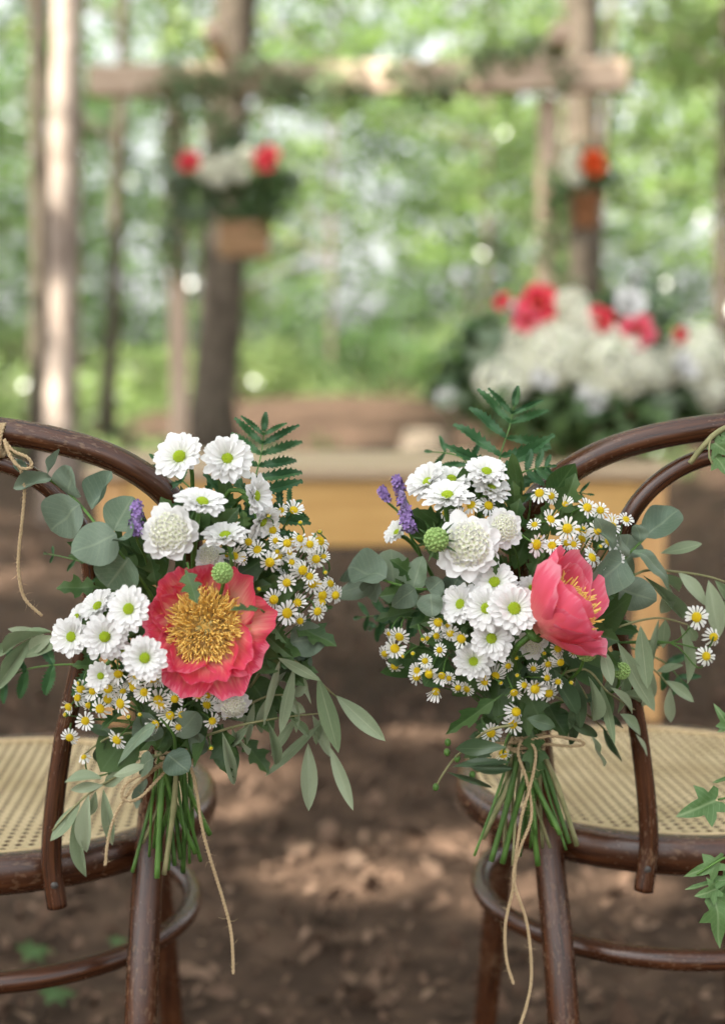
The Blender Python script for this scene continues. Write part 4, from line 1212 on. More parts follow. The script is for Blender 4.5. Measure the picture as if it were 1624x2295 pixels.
ivy_part([(1660, 985, 1.13), (1665, 1300, 1.12), (1660, 1560, 1.11), (1640, 1640, 1.10), (1665, 1760, 1.09), (1660, 1900, 1.09), (1650, 2050, 1.09)], [
    (1640, 1640, 1600, 1580, 46, 1.10, 1.10, (-.3, -1, .3)), (1650, 1615, 1606, 1640, 44, 1.10, 1.10, (-.3, -1, .5)), (1655, 1740, 1592, 1750, 36, 1.09, 1.10, (0, -.7, .8)),
    (1612, 1790, 1520, 1830, 92, 1.08, 1.07, (.2, -1, .4)), (1620, 1930, 1535, 1965, 60, 1.085, 1.075, (.4, -.9, .4)), (1640, 1975, 1540, 1972, 40, 1.085, 1.08, (0, -.5, 1)), (1610, 1990, 1562, 2010, 60, 1.08, 1.07, (.2, -1, .2)), (1600, 2010, 1618, 2130, 84, 1.08, 1.075, (.2, -1, .1)), (1640, 2030, 1650, 2120, 80, 1.09, 1.09, (0, -1, .2)), (1640, 1960, 1600, 2020, 70, 1.10, 1.10, (0, -1, .2))], .0011, STEM)
ivy_part([(1660, 1920, 1.09), (1625, 1922, 1.085), (1595, 1938, 1.08), (1560, 1960, 1.078)], [], .0010, STEM)
ivy_part([(1665, 1780, 1.09), (1640, 1785, 1.085), (1608, 1792, 1.08)], [], .0009, STEM)
# ------------------------------------------------------------------ the wood: ground
def gz(x, y):
    z = .012 * noise.noise(Vector((x * 1.7, y * 1.7, 0))) + .02 * noise.noise(Vector((x * .5, y * .5, 3)))
    z += .34 * math.exp(-(((x + .35) / 2.2) ** 2 + ((y - 15.5) / 2.6) ** 2))
    z += .35 * math.exp(-(((x - 4.5) / 2.4) ** 2 + ((y - 14.5) / 3) ** 2))
    if y > 10: z += .018 * (y - 10)
    return z
SOIL = m_litter('forest_floor', [(.2, (.036, .022, .014)), (.45, (.088, .055, .036)), (.65, (.145, .095, .063)), (.9, (.23, .165, .11))], 9.0)
CHIP = m_litter('bark_chips', [(.1, (.046, .028, .018)), (.4, (.100, .062, .041)), (.7, (.155, .100, .068)), (1.0, (.26, .18, .125))], 30.0)
xs = np.concatenate([np.linspace(-70, -7, 20, endpoint=False), np.linspace(-7, 7, 150), np.linspace(7.5, 70, 20)])
ys = np.concatenate([np.linspace(-25, .8, 12, endpoint=False), np.linspace(.8, 24, 190, endpoint=False), np.linspace(24, 95, 30)])
V = [(float(x), float(y), gz(float(x), float(y))) for y in ys for x in xs]
nx = len(xs)
F = [(j * nx + i, j * nx + i + 1, (j + 1) * nx + i + 1, (j + 1) * nx + i) for j in range(len(ys) - 1) for i in range(nx - 1)]
tag(obj('ground', mesh('ground', V, F, SOIL)), 'brown forest floor of bark mulch and dead leaves', 'ground', kind='structure')

rs = np.random.RandomState(5)
def quads(name, C, A, B_, mat, fold=None):
    """many small diamond leaves as one mesh: centre C, half-length vectors A, half-width vectors B_"""
    n = len(C)
    V = np.empty((n, 4, 3), dtype=np.float32)
    V[:, 0] = C - A; V[:, 1] = C - B_ + A * .1; V[:, 2] = C + A; V[:, 3] = C + B_ + A * .1
    if fold is not None:
        V[:, 1] += fold; V[:, 3] += fold
    me = bpy.data.meshes.new(name)
    me.vertices.add(4 * n); me.loops.add(4 * n); me.polygons.add(n)
    me.vertices.foreach_set('co', V.ravel())
    me.loops.foreach_set('vertex_index', np.arange(4 * n, dtype=np.int32))
    me.polygons.foreach_set('loop_start', np.arange(0, 4 * n, 4, dtype=np.int32))
    me.update(calc_edges=True)
    me.materials.append(mat)
    return me
def unit(v): return v / np.maximum(np.linalg.norm(v, axis=1, keepdims=True), 1e-9)
def leaf_axes(n, L, wr, up, seed):
    """random leaf axes whose normals lean to +Z by up"""
    r = np.random.RandomState(seed)
    nr = unit(r.normal(size=(n, 3)) + np.array([0, 0, up]))
    d = unit(np.cross(nr, r.normal(size=(n, 3))))
    w = np.cross(nr, d)
    l = L * r.uniform(.65, 1.25, (n, 1))
    return d * l * .5, w * l * wr * .5, nr * l * .06
n = 26000
Yc = 1.0 + 11 * rs.uniform(0, 1, n) ** 1.5
Xc = rs.uniform(-1, 1, n) * (.9 + .34 * Yc)
C = np.array([(x, y, gz(x, y) + rs.uniform(.002, .016)) for x, y in zip(Xc, Yc)])
A, W_, Fo = leaf_axes(n, .027, .5, 1.6, 3)
sc_ = rs.lognormal(0, .38, (n, 1)); A, W_, Fo = A * sc_, W_ * sc_ * rs.uniform(.5, 1.3, (n, 1)), Fo * sc_
tag(obj('leaf_litter', quads('leaf_litter', C, A, W_, CHIP, Fo)), 'dead leaves and bark chips strewn over the forest floor', 'leaf litter', kind='stuff')

# ------------------------------------------------------------------ trees
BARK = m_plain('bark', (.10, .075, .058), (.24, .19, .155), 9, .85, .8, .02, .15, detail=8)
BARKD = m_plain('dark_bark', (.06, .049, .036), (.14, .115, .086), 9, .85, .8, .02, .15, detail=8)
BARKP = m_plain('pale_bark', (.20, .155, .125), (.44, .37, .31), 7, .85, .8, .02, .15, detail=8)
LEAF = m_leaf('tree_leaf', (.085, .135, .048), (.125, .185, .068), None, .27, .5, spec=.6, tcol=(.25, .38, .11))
LEAFB = m_leaf('shade_leaf', (.055, .10, .04), (.09, .145, .058), None, .27, .45, spec=.6, tcol=(.17, .29, .09))  # darker copy of the leaf, shade put into its colour
LEAFY = m_leaf('sunlit_tone_leaf', (.115, .165, .065), (.155, .22, .09), None, .27, .5, spec=.6, tcol=(.38, .50, .19))  # paler copy of the leaf, sunlight put into its colour

S3 = np.array(SUN)
def splane(p):
    p = np.asarray(p, dtype=float)
    return p - (p @ S3)[..., None] * S3
GAPS = []          # (point, radius): openings cut into the crowns so that a sunbeam reaches the point
def gap(p, r): GAPS.append((np.array(p, dtype=float), r))
def carve(C):
    keep = np.ones(len(C), bool)
    q = splane(C)
    for p, r in GAPS:
        d = np.linalg.norm(q - splane(p[None])[0], axis=1)
        keep &= ~((d < r + .055) & ((C - p) @ S3 > .6))
    return keep
def crown_points(c, rad, ncl, per, seed, flat=.35, spread=.5):
    r = np.random.RandomState(seed)
    k = unit(r.normal(size=(ncl, 3))) * r.uniform(.15, 1, (ncl, 1)) ** .45
    k = k * np.array(rad) + np.array(c)
    s = r.uniform(.6, 1.3, (ncl, 1, 1)) * spread
    pts = k[:, None, :] + np.clip(r.normal(size=(ncl, per, 3)), -2.2, 2.2) * np.array([.5, .5, .5 * flat]) * s
    return k, pts.reshape(-1, 3)
def build_tree(name, label, base, top, rb, rt, crown, mat=LEAF, bark=BARK, group=None, seed=1, leaf=.095, limbs=9, flare=1.5, bend=.0):
    """crown: list of (centre, radii, clusters, leaves per cluster)"""
    base = Vector(base); top = Vector(top)
    t = thing(name, label, 'tree', base, group)
    rr = random.Random(seed)
    path, rad = [], []
    n = 16
    for i in range(n + 1):
        v = i / n
        p = base.lerp(top, v) + Vector((bend * math.sin(v * 5) + .02 * rr.uniform(-1, 1) * (v > 0), .02 * rr.uniform(-1, 1), 0))
        path.append(p); rad.append((rb + (rt - rb) * v) * (1 + (flare - 1) * math.exp(-v * (top - base).length / .22)))
    path[0].z -= .08
    mb = MB()
    V, F, U = tube(path, rad, 14)
    V = [v + Vector((noise.noise(v * 6), noise.noise(v * 6 + Vector((9, 0, 0))), 0)) * rb * .12 for v in V]
    mb.add(V, F, U)
    tips = []
    allC = []
    for ci, (c, rd, ncl, per) in enumerate(crown):
        k, pts = crown_points(c, rd, ncl, per, seed * 31 + ci)
        allC.append(pts)
        tips += [Vector(q) for q in k[:max(1, limbs // len(crown))]]
    for q in tips:
        h = max(.12, min(.97, ((q.z - .35 * (q - path[8]).length * .4) - base.z) / max(.1, (top.z - base.z))))
        a = path[int(h * n)]
        m = a.lerp(q, .5) + Vector((0, 0, .12 * (q - a).length * .5))
        d = (q - a).length
        V, F, U = tube(catmull([a, m, q], 4), interp([rt * .6 + .010, .014 + rt * .15, .004], 4), 6)
        mb.add(V, F, U)
    obj('trunk', mb.mesh('trunk', bark, base), t)
    if allC:
        C = np.concatenate(allC)
        C = C[carve(C)]
        C = C[C[:, 2] > .05]
        A, W_, Fo = leaf_axes(len(C), leaf, .62, 1.1, seed + 5)
        obj('crown', quads('crown', C - np.array(base), A, W_, mat, Fo), t)
    return t

# sunbeams that reach trunks, ground and undergrowth
def gpx(px, py, Y): return P(px, py, Y)
for px, py, Y, r in ((150, 60, 7.4, .2), (150, 110, 7.4, .18), (150, 160, 7.4, .17), (150, 205, 7.4, .15), (148, 320, 7.4, .14), (148, 350, 7.4, .16), (150, 380, 7.4, .12), (140, 700, 7.4, .07), (130, 900, 7.4, .06), (500, 160, 6.5, .07), (760, 170, 6.45, .08), (860, 175, 6.45, .07)):
    gap(gpx(px, py, Y), r)
def gground(px, py): # point where the view meets the flat floor
    d = P(px, py, 1) - Vector((0, 0, CAMZ))
    return Vector((0, 0, CAMZ)) + d * (-CAMZ / d.z)
for px, py, r in ((500, 1755, .12), (525, 1790, .08), (840, 1885, .07), (945, 1660, .05), (960, 1870, .06), (990, 1930, .09), (905, 1655, .04), (1130, 2000, .05), (580, 1640, .05), (700, 1720, .03), (780, 2000, .03), (640, 1960, .025), (1390, 2000, .05)):
    gap(gground(px, py), r)
for px, py, Y, r in ((270, 915, 18, 1.5), (200, 900, 15, .8), (330, 950, 14, .8), (650, 940, 14, 1.0), (740, 850, 15, .7), (620, 800, 19, 1.2), (860, 800, 19, 1.0), (420, 780, 20, 1.2), (980, 700, 21, 1.0), (700, 700, 22, 1.0), (560, 880, 15, .8), (970, 965, 10, .35), (950, 750, 20, .5), (560, 640, 16, .4), (700, 640, 18, .5), (1080, 590, 18, .5), (910, 560, 20, .35), (150, 740, 13, .3), (60, 640, 16, .4), (290, 640, 15, .4), (1500, 330, 16, .6), (1560, 120, 14, .6), (1450, 480, 13, .3), (720, 900, 12.5, .4), (1000, 750, 15, .25), (60, 900, 13, .4), (850, 930, 11, .3)):
    gap(gpx(px, py, Y), r)
rt_ = random.Random(78)
BUSH = []
for i in range(26):
    y = rt_.uniform(13, 24)
    x = rt_.uniform(-.31, .31) * y
    if abs(x + .35) < 1.3 and y < 15: x += 3.0
    BUSH.append((x, y, rt_.uniform(.4, 1.2), rt_.uniform(.5, .95), rt_.choice((LEAFY, LEAFY, LEAFY, LEAF, LEAFB))))
    if i % 3: gap((x + rt_.uniform(-.3, .3), y, gz(x, y) + .55), rt_.uniform(.3, .6))
rg2 = random.Random(31)
for i in range(200):
    Y = rg2.uniform(8.5, 30)
    px, py = rg2.uniform(-60, 1690), rg2.uniform(-40, 1000)
    if 600 < px < 1250 and 200 < py < 600 and rg2.random() < .6: continue
    p = P(px, py, Y)
    if p.z < .05: p.z = .05
    gap(p, rg2.choice((.08, .12, .16, .22, .35)))
TB = 'trees of the blurred wood'
def cz(px, py, Y): return tuple(P(px, py, Y))
# named trunks of the photograph
def trunk_px(x0, y0, x1, y1, Y, zt=9.0):
    a, b = P(x0, y0, Y), P(x1, y1, Y)
    s = (b - a) / (b.z - a.z)
    g = a + s * (gz(a.x, Y) - a.z)
    return g, g + s * (zt - g.z)
b_, t_ = trunk_px(140, 900, 147, 60, 7.5)
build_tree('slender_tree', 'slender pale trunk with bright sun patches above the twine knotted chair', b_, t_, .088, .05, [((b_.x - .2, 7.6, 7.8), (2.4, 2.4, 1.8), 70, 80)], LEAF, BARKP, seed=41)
b_, t_ = trunk_px(85, 900, 92, 60, 10.5)
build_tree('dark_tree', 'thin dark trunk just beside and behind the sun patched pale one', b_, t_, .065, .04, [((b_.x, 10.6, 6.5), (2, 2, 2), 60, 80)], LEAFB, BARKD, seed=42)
b_, t_ = trunk_px(482, 880, 528, 40, 9.2)
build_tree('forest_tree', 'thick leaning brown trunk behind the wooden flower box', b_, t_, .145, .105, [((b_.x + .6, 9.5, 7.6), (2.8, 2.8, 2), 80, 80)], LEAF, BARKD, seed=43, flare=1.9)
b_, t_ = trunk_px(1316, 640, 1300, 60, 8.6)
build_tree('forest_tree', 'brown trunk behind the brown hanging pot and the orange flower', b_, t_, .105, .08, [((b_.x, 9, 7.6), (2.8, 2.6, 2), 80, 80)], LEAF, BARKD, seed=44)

# young trees standing farther back, none of which can be told from the next
k = 0
spots = [(-4.6, 12.5), (-3.2, 15.5), (-6.0, 17.5), (-1.6, 18.5), (1.5, 17.0), (2.6, 19.5), (4.4, 15.5), (3.2, 12.6), (5.8, 19.0), (-.5, 22.5), (-4.6, 21.5), (1.9, 24), (6.4, 24), (-7.2, 25), (-2.4, 27), (4.0, 28), (2.05, 12.9), (-2.2, 12.2), (8.2, 28), (-9.0, 29), (5.2, 11.2), (-5.6, 10.4)]
rt_ = random.Random(77)
for (x, y) in spots:
    k += 1
    h = rt_.uniform(5.5, 8.5)
    z = gz(x, y)
    low = rt_.uniform(1.0, 2.0) if y > 14 else rt_.uniform(2.1, 2.8)
    cz_ = (low + h * .92) / 2
    build_tree('young_tree', 'one of the slim leafy young trees blurred in the wood behind', (x, y, z), (x + rt_.uniform(-.5, .5), y, z + h), rt_.uniform(.04, .075), .02,
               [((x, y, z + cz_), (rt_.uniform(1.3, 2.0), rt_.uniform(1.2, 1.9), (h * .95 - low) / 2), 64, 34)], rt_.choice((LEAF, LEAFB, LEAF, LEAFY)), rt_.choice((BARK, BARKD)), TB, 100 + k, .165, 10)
# low leafy bushes
for i, (x, y, h, w, mt) in enumerate(BUSH):
    z = gz(x, y)
    build_tree('leafy_bush', 'one of the low leafy bushes of the blurred undergrowth', (x, y, z), (x, y, z + h * .8), .02, .008, [((x, y, z + h * .55), (w, .55, h * .5), 30, 26)], mt, BARKD, 'bushes of the undergrowth', 200 + i, .12, 6, 1.1)

# unseen tall trees added to keep the sun off chairs, table and arbor
fg = Vector((0.0, 1.25, .8))
sp = fg + SUN * 9.0
sq = Vector((.25, 3.7, .8)) + SUN * 9.2
sr = Vector((0, 6.5, 1.6)) + SUN * 9
SHADE_TREES = [
    ((sp.x - .8, sp.y - 1.0), tuple(sp), (2.3, 2.1, 1.1), 210, 120),
    ((-6.4, -.9), (-4.45, -.8, 8.3), (2.0, 1.5, .9), 170, 110),
    ((-5.6, .6), tuple(sq), (2.5, 2.0, 1.0), 260, 110),
    ((-6.0, 3.4), tuple(sr), (3.0, 2.2, 1.1), 190, 90),
    ((-7.9, 5.2), (-5.8, 5.3, 9.3), (2.3, 1.8, .9), 190, 90),
    ((4.9, 5.4), (4.2, 5.2, 8.4), (2.6, 2.4, 1.5), 70, 80),
]
for i, ((x, y), c, rd, ncl, per) in enumerate(SHADE_TREES):
    build_tree('added_shade_tree', 'unseen tall tree added to shade the chairs and the clearing', (x, y, gz(x, y)), (c[0], c[1], c[2] + rd[2] * .6), .16, .05, [(c, rd, ncl, per)], LEAF, BARK, 'unseen tall trees added for shade', 300 + i, .12, 14)

# unseen tall trees added to dapple the sun on the wood behind
rt_ = random.Random(80)
for i, (x, y) in enumerate(((-9.5, 6.5), (-6.4, 8.5), (-11.5, 11), (-7.0, 13.5), (-12.5, 17), (-9.5, 22), (7.2, 13.5))):
    c = (x + rt_.uniform(-.5, .5), y + rt_.uniform(-.5, .5), rt_.uniform(9, 11.5))
    build_tree('forest_tree', 'one of the unseen tall trees added to break up the sun on the wood', (x, y, gz(x, y)), (c[0], c[1], c[2] + .8), rt_.uniform(.07, .11), .04, [(c, (2.7, 2.7, 1.2), 75, 62)], LEAF, rt_.choice((BARK, BARKD)), 'unseen tall trees added over the wood', 400 + i, .24, 10)

# far wood: reads as one mass
rs = np.random.RandomState(9)
ncl = 2600
k = np.stack([rs.uniform(-22, 22, ncl), rs.uniform(31, 42, ncl), rs.uniform(0, 1, ncl) ** 1.5 * 13 + .3], 1)
C = (k[:, None, :] + rs.normal(size=(ncl, 30, 3)) * np.array([.62, .62, .3])).reshape(-1, 3)
C = C[C[:, 2] > .4]
A, W_, Fo = leaf_axes(len(C), .30, .62, 1.0, 77)
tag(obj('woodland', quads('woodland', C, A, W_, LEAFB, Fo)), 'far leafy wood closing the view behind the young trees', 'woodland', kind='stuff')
rs = np.random.RandomState(19)
n = 30000
Yc = rs.uniform(9.5, 30, n); Xc = rs.uniform(-.36, .36, n) * Yc
pat = np.array([noise.noise(Vector((x * .45, y * .45, 5))) for x, y in zip(Xc, Yc)])
m_ = (pat > -.05) & ~((np.abs(Xc + .35) < 1.7) & (Yc < 17.5) & (Yc > 11))
Xc, Yc = Xc[m_], Yc[m_]
C = np.array([(x, y, gz(x, y) + rs.uniform(.02, .22)) for x, y in zip(Xc, Yc)])
A, W_, Fo = leaf_axes(len(C), .11, .55, 1.3, 6)
tag(obj('ground_cover', quads('ground_cover', C, A, W_, LEAFY, Fo)), 'green ground cover plants growing on the forest floor', 'ground cover', kind='stuff')

# ------------------------------------------------------------------ low table with its flower arrangement
PINE = m_planks('pine', (.42, .235, .065), (.60, .37, .125), (1.2, 16, 16))
PINEV = m_planks('pine_upright', (.40, .215, .075), (.60, .36, .15), (16, 16, 1.2))
PALE = m_planks('pale_pine', (.33, .24, .145), (.48, .36, .235), (1.2, 16, 16))  # paler pine tone for the top boards
tx0, tx1, tyf, tyb, tz = -.625, .715, 3.30, 3.88, .620
tb = thing('low_table', 'low pine table with a deep apron standing behind the two bouquets', 'table', ((tx0 + tx1) / 2, (tyf + tyb) / 2, 0))
tl_ = tb.location
def part(name, parent, loc, c, s, mat, b=.004):
    V, F, _ = bbox(Vector((0, 0, 0)), s, b)
    return obj(name, mesh(name, V, F, mat, None, False), parent, Matrix.Translation(Vector(c) - Vector(loc)))
nb = 5
for i in range(nb):
    w = (tyb - tyf + .04) / nb
    part('top_board', tb, tl_, ((tx0 + tx1) / 2, tyf - .02 + w * (i + .5), tz - .014), (tx1 - tx0 + .05, w - .004, .028), PALE)
part('apron', tb, tl_, ((tx0 + tx1) / 2, tyf + .012, tz - .108), (tx1 - tx0 - .14, .022, .158), PINE)
part('apron', tb, tl_, ((tx0 + tx1) / 2, tyb - .012, tz - .108), (tx1 - tx0 - .14, .022, .158), PINE)
for x in (tx0 + .012, tx1 - .012):
    part('apron', tb, tl_, (x, (tyf + tyb) / 2, tz - .108), (.022, tyb - tyf - .14, .158), PINE)
for x in (tx0 + .035, tx1 - .035):
    for y in (tyf + .035, tyb - .035):
        part('leg', tb, tl_, (x, y, (tz - .03) / 2), (.064, .064, tz - .032), PINEV)

def floret_dome(seed, n=64):
    rr = random.Random(seed)
    mb = MB()
    for i in range(n):
        z = 1 - 1.3 * (i + .5) / n
        a = i * 2.39996
        s = math.sqrt(max(0, 1 - z * z))
        c = Vector((s * math.cos(a), s * math.sin(a), z * .85))
        M = frame_z(c * rr.uniform(.9, 1.08), c + Vector((rr.uniform(-.4, .4), rr.uniform(-.4, .4), .2)), rr.uniform(0, 6), rr.uniform(.22, .30))
        for k in range(4):
            V, F, U = petal_strap(.9, .8, R(20), R(5), .1, .05, nu=2, nv=3)
            mb.add([M @ v for v in rotz(V, k * math.pi / 2)], F, U)
    return mb.mesh('floret_dome', CREAM)
DOME = [floret_dome(1), floret_dome(2)]
def rose_meshes(mat, seed, closed=1.0, n=(5, 5, 4)):
    rr = random.Random(seed)
    out = []
    for ring, cnt in enumerate(n):
        for i in range(cnt):
            a0, a1 = ((42, 74), (28, 42), (14, 12))[ring]
            V, F, U = wide_petal(1.1 - .16 * ring, .58 - .06 * ring, R(a0 * closed), R(a1 * closed), 1.0, .07, rr.random(), nu=8, nv=8)
            out.append((mesh('bloom_petal', V, F, mat, U), Matrix.Translation((0, 0, .05 * ring)) @ Matrix.Rotation(2 * math.pi * (i + .5 * ring + rr.uniform(-.15, .15)) / cnt, 4, 'Z')))
    return out
BL_RED, BL_WHITE, BL_OR, BL_PINK = rose_meshes(RED, 1, 1.1), rose_meshes(WHITE, 2, .8), rose_meshes(ORANGE, 3), rose_meshes(PINK, 4, 1.05)
STM = stamens(60, .4, .6, 1.0, 9, thick=1.6).mesh('bloom_stamens', STAMEN)
def bloom(root, name, kind, px, py, Y, rpx, n, label=None):
    p = P(px, py, Y)
    M = Matrix.Translation(-root.location) @ frame_z(p, n, rnd.uniform(0, 6), rpx * Y / FPX)
    Mi = M.inverted()
    down = Vector((root.location.x - p.x, root.location.y - p.y, -.15)) * .5
    V, F, U = tube([Vector((0, 0, 0)), Vector((0, 0, -.5)), Mi @ (p + down - root.location)], .05, 5)
    o = obj(name, mesh(name, V, F, STEM, U), root, M)
    if isinstance(kind, list):
        for me, m in kind: obj('petal', me, o, m)
        if kind is not BL_WHITE: tag(obj('stamens', STM, o), kind='stuff')
    else:
        tag(obj('florets', kind, o), kind='stuff')
    return o
def foliage(root, name, cs, nper, size, mat, seed, L=.05, flat=1.0):
    """leaves too small and blurred to pick apart"""
    r = np.random.RandomState(seed)
    C = np.concatenate([np.array(c)[None] + np.clip(r.normal(size=(nper, 3)), -2, 2) * np.array([size, size, size * flat]) for c in cs])
    A, W_, Fo = leaf_axes(len(C), L, .55, .5, seed)
    return tag(obj(name, quads(name, C - np.array(root.location), A, W_, mat, Fo), root), kind='stuff')

BOXW = m_planks('box_wood', (.16, .085, .035), (.30, .17, .075), (1.5, 16, 16))
def trough(root, c, s, mat=BOXW):
    """open wooden box: four boards and a bottom"""
    x, y, z = s
    for nm, cc, ss in (('front_board', (0, -y / 2, 0), (x, .014, z)), ('back_board', (0, y / 2, 0), (x, .014, z)), ('end_board', (-x / 2 + .007, 0, 0), (.014, y - .016, z)), ('end_board', (x / 2 - .007, 0, 0), (.014, y - .016, z)), ('bottom_board', (0, 0, -z / 2 + .007), (x - .03, y - .016, .012))):
        part(nm, root, root.location, Vector(c) + Vector(cc), ss, mat, .002)

ya = 3.68
fa = thing('flower_arrangement', 'large arrangement of white hydrangeas and red peonies standing on the low table', 'flowers', (.52, ya, tz))
trough(fa, (.52, ya, tz + .062), (.34, .17, .12))
GREENF = m_leaf('arrangement_leaf', (.035, .08, .02), (.09, .155, .05), None, .45, .25)
foliage(fa, 'foliage', [P(px, py, ya + .05) for px, py in ((1080, 880), (1150, 930), (1250, 930), (1330, 930), (1420, 920), (1500, 900), (1130, 780), (1480, 780), (1300, 850), (1560, 900), (1080, 760), (1350, 700), (1600, 850), (1440, 860), (1200, 880), (1030, 850))], 90, .04, GREENF, 3, .06)
foliage(fa, 'pale_leaves', [P(px, py, ya) for px, py in ((1090, 750), (1010, 880), (1500, 890), (1470, 700), (1420, 640), (1280, 900), (1040, 800), (1330, 780), (1290, 840), (1440, 800), (1190, 830), (1380, 880), (1540, 860))], 22, .035, EUC2, 4, .055)
foliage(fa, 'front_leaves', [P(px, py, ya - .12) for px, py in ((1190, 960), (1260, 965), (1330, 970), (1400, 965), (1460, 960), (1140, 930), (1230, 930), (1300, 925), (1370, 930))], 40, .035, GREENF, 5, .06)
for px, py, r_, dy in ((1235, 800, 74, -.1), (1390, 815, 78, -.1), (1130, 850, 66, -.07), (1560, 800, 76, -.02), (1310, 750, 60, -.04), (1470, 830, 50, -.05), (1590, 870, 50, -.02), (1170, 770, 50, -.02), (1340, 865, 54, -.09), (1280, 690, 44, .03)):
    bloom(fa, 'hydrangea', DOME[px % 2], px, py, ya + dy, r_ * .92, ((px - 1310) / 400, -1, .5))
for px, py, r_, dy in ((1400, 692, 46, -.05), (1220, 855, 36, -.14), (1320, 905, 42, -.12), (1520, 830, 44, -.08), (1010, 900, 34, 0), (1420, 640, 30, .02), (1160, 700, 26, .03)):
    bloom(fa, 'white_rose', BL_WHITE, px, py, ya + dy, r_, ((px - 1310) / 500, -1, .5))
for px, py, r_, dy, n_ in ((1208, 688, 48, -.06, (-.3, -1, .3)), (1345, 722, 36, -.06, (-.5, -1, .4)), (1425, 750, 44, -.1, (-.1, -1, .3)), (1520, 757, 22, -.06, (.4, -1, .4)), (1130, 680, 22, .0, (-.6, -.8, .4)), (1182, 720, 34, -.08, (-.4, -1, .2))):
    bloom(fa, 'peony', BL_RED if px not in (1182, 1425) else BL_PINK, px, py, ya + dy, r_, n_)
for px, py, tx, ty_, w in ((1500, 890, 1440, 905, 26), (1505, 910, 1450, 925, 26), (1515, 930, 1450, 948, 26), (1310, 900, 1320, 960, 60), (1130, 760, 1075, 740, 40), (1120, 790, 1060, 790, 40), (1370, 930, 1390, 990, 46), (1440, 950, 1470, 1000, 46)):
    b0 = P(px, py, ya - .08); t0 = P(tx, ty_, ya - .1)
    obj('leaf', L_EUC[px % 5], fa, Matrix.Translation(-fa.location) @ frame_leaf(b0, t0, (0, -1, .5), w * ya / FPX))

# ------------------------------------------------------------------ rustic arbor with garland, flower box and hanging pot
BEAM = m_planks('rough_beam', (.36, .26, .18), (.56, .44, .33), (1.5, 12, 12), .75)
POST = m_planks('rough_post', (.36, .26, .18), (.56, .44, .33), (12, 12, 1.5), .75)
yA = 6.5
ab = thing('wooden_arbor', 'rough timber arbor with a long crossbeam standing behind the low table', 'arbor', (0, yA, 0))
bl, br = P(203, 183, yA), P(1404, 170, yA - .1)
d = br - bl
ang = math.atan2(d.y, d.x)
o = part('crossbeam', ab, ab.location, (0, 0, 0), (d.length, .11, .132), BEAM, .008)
o.matrix_basis = Matrix.Translation((bl + br) / 2 - ab.location) @ Matrix.Rotation(ang, 4, 'Z') @ Matrix.Rotation(-math.atan2(d.z, math.hypot(d.x, d.y)), 4, 'Y')
for px in (392, 1227):
    p = P(px, 183, yA)
    part('post', ab, ab.location, (p.x, yA, (p.z - .068) / 2), (.078, .078, p.z - .070), POST, .006)
for px, py in ((492, 128), (1240, 112)):
    p = P(px, py, yA)
    part('cross_piece', ab, ab.location, (p.x, yA + .02, 2.145 + .068 + .042), (.075, .62, .08), BEAM, .006)
EUCF = m_leaf('garland_leaf', (.12, .18, .075), (.21, .28, .14), None, .45, .3)
ga = thing('greenery_garland', 'leafy garland trailing along the arbor crossbeam and down its posts', 'garland', P(800, 180, yA - .1))
def along(pts, step=.07):
    path = catmull(pts, 8)
    out = [path[0]]
    for q in path:
        if (q - out[-1]).length > step: out.append(q)
    return path, out
cs = []
mbg = MB()
for pts in ([(370, 195), (430, 160), (500, 175), (560, 150), (610, 190), (700, 205), (790, 200)], [(890, 150), (930, 190), (1000, 205), (1060, 140), (1150, 135), (1230, 120), (1260, 190)], [(410, 215), (380, 330), (400, 430), (385, 520), (395, 600)], [(1235, 400), (1250, 450), (1230, 520), (1245, 600)], [(470, 215), (500, 300), (520, 340)], [(1060, 150), (1120, 110), (1200, 108)], [(620, 195), (700, 180), (800, 195)]):
    path, q = along([P(a, b, yA - .10) for a, b in pts])
    mbg.add(*tube(path, .006, 5))
    cs += q
obj('vine', mbg.mesh('vine', TWIG, ga.location), ga)
foliage(ga, 'leaves', cs, 34, .05, EUCF, 12, .055)

fb = thing('flower_box', 'wooden box of greenery and two red peonies hanging from the arbor', 'flower box', P(548, 575, 6.35))
cb = P(548, 538, 6.35)
trough(fb, cb, (.215, .14, .15), m_planks('orange_wood', (.20, .105, .04), (.33, .19, .075), (1.5, 16, 16)))
foliage(fb, 'foliage', [P(px, py, 6.33) for px, py in ((480, 440), (540, 450), (600, 440), (560, 480), (510, 470), (620, 460), (450, 400), (640, 400), (600, 400), (420, 420), (500, 400), (560, 410), (520, 340), (590, 480))], 42, .045, GREENF, 21, .06)
foliage(fb, 'pale_leaves', [P(px, py, 6.28) for px, py in ((400, 400), (440, 480), (420, 450), (660, 390), (500, 340), (560, 340), (620, 330), (380, 520))], 34, .04, EUC, 22, .05)
for px, py, r_, kd in ((427, 367, 27, 0), (601, 362, 32, 0), (462, 380, 23, 1), (508, 366, 22, 1), (552, 350, 18, 1), (492, 402, 18, 1), (540, 392, 17, 1)):
    bloom(fb, 'peony' if kd == 0 else 'hydrangea', BL_RED if kd == 0 else DOME[0], px, py, 6.2, r_, (rnd.uniform(-.3, .3), -1, .4))
for px in (500, 596):
    a, b0 = P(px, 520, 6.35), P(px, 215, 6.42)
    V, F, U = tube([a - fb.location, b0 - fb.location], .004, 5)
    obj('cord', mesh('cord', V, F, TWINE, U), fb)

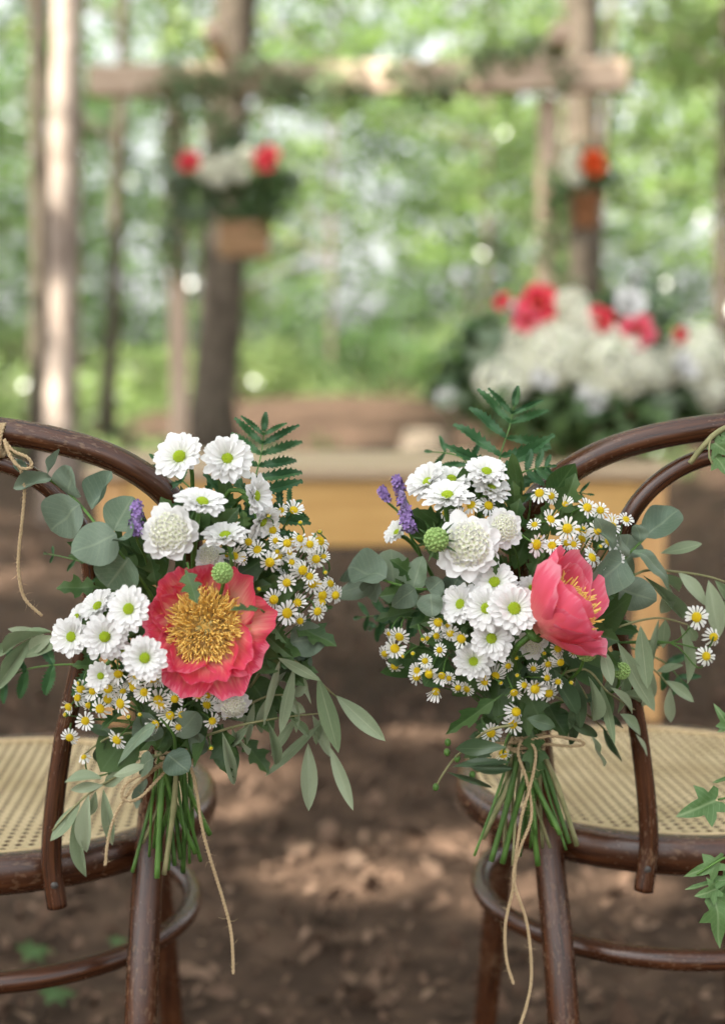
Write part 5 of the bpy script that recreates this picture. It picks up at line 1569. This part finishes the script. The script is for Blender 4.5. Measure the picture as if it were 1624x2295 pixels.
fp = thing('hanging_pot', 'brown pot with one orange flower hanging at the arbor post', 'plant pot', P(1311, 512, 6.3))
prof = [(0, 0), (.045, 0), (.052, .02), (.062, .12), (.072, .125), (.072, .148), (.064, .15), (.058, .13), (0, .125)]
V, F, U = [], [], []
for i in range(24):
    a = 2 * math.pi * i / 24
    for j, (r_, z) in enumerate(prof):
        V.append((r_ * math.cos(a), r_ * math.sin(a), z)); U.append((i / 24, j / 9))
for i in range(24):
    for j in range(len(prof) - 1):
        i2 = (i + 1) % 24
        F.append((i * 9 + j, i2 * 9 + j, i2 * 9 + j + 1, i * 9 + j + 1))
obj('pot', mesh('pot', V, F, m_plain('terracotta', (.20, .085, .035), (.30, .14, .06), 20, .8), U), fp)
foliage(fp, 'foliage', [P(px, py, 6.3) for px, py in ((1290, 410), (1330, 415), (1360, 400), (1380, 420), (1310, 400), (1300, 360), (1350, 370), (1260, 430))], 34, .04, GREENF, 31, .055)
for px, py, r_, kd in ((1325, 370, 32, BL_OR), (1282, 352, 18, DOME[0]), (1288, 398, 18, DOME[1]), (1272, 376, 15, DOME[0])):
    bloom(fp, 'peony' if kd is BL_OR else 'hydrangea', kd, px, py, 6.18, r_, (.1, -1, .2))
for s in (-1, 1):
    a, b0 = P(1311 + s * 32, 445, 6.3), P(1311, 205, 6.36)
    V, F, U = tube([a - fp.location, b0 - fp.location], .004, 5)
    obj('cord', mesh('cord', V, F, TWINE, U), fp)

# a dark stump and a fallen log at the foot of the mound
sx = P(955, 905, 11.5)
st = thing('tree_stump', 'small dark tree stump at the foot of the brown mound', 'stump', (sx.x, 11.5, gz(sx.x, 11.5)))
V, F, U = tube([Vector((0, 0, -.05)), Vector((0, 0, .05)), Vector((.01, 0, .13)), Vector((.01, .01, .2))], [.26, .22, .2, .19], 14)
V = [v + Vector((noise.noise(v * 9), noise.noise(v * 9 + Vector((5, 0, 0))), 0)) * .025 for v in V]
obj('stump_bark', mesh('stump_bark', V, F, BARKD, U), st)
V, F, U = tube([Vector((.01, .01, .201)), Vector((.01, .01, .208))], .175, 14)
obj('cut_face', mesh('cut_face', V, F, BARKD, U), st)
FALLEN = [fan_leaf(DARK, 'fallen_blade', IVY_O, s) for s in (11, 12, 13)]
for i, (px, py, s) in enumerate(((50, 2165, .055), (100, 2262, .05), (250, 2140, .03))):
    g = gground(px, py)
    o = obj('fallen_leaf', FALLEN[i], None, frame_leaf(Vector((g.x, g.y, gz(g.x, g.y) + .022)), Vector((g.x + s * .8, g.y + s * .5, gz(g.x, g.y) + .025)), (0, -.3, 1), s))
    tag(o, ('green fallen leaf on the mulch just below the leg ring', 'green fallen leaf nearest the lower edge of the picture', 'small green fallen leaf beside the rear leg')[i], 'leaf')
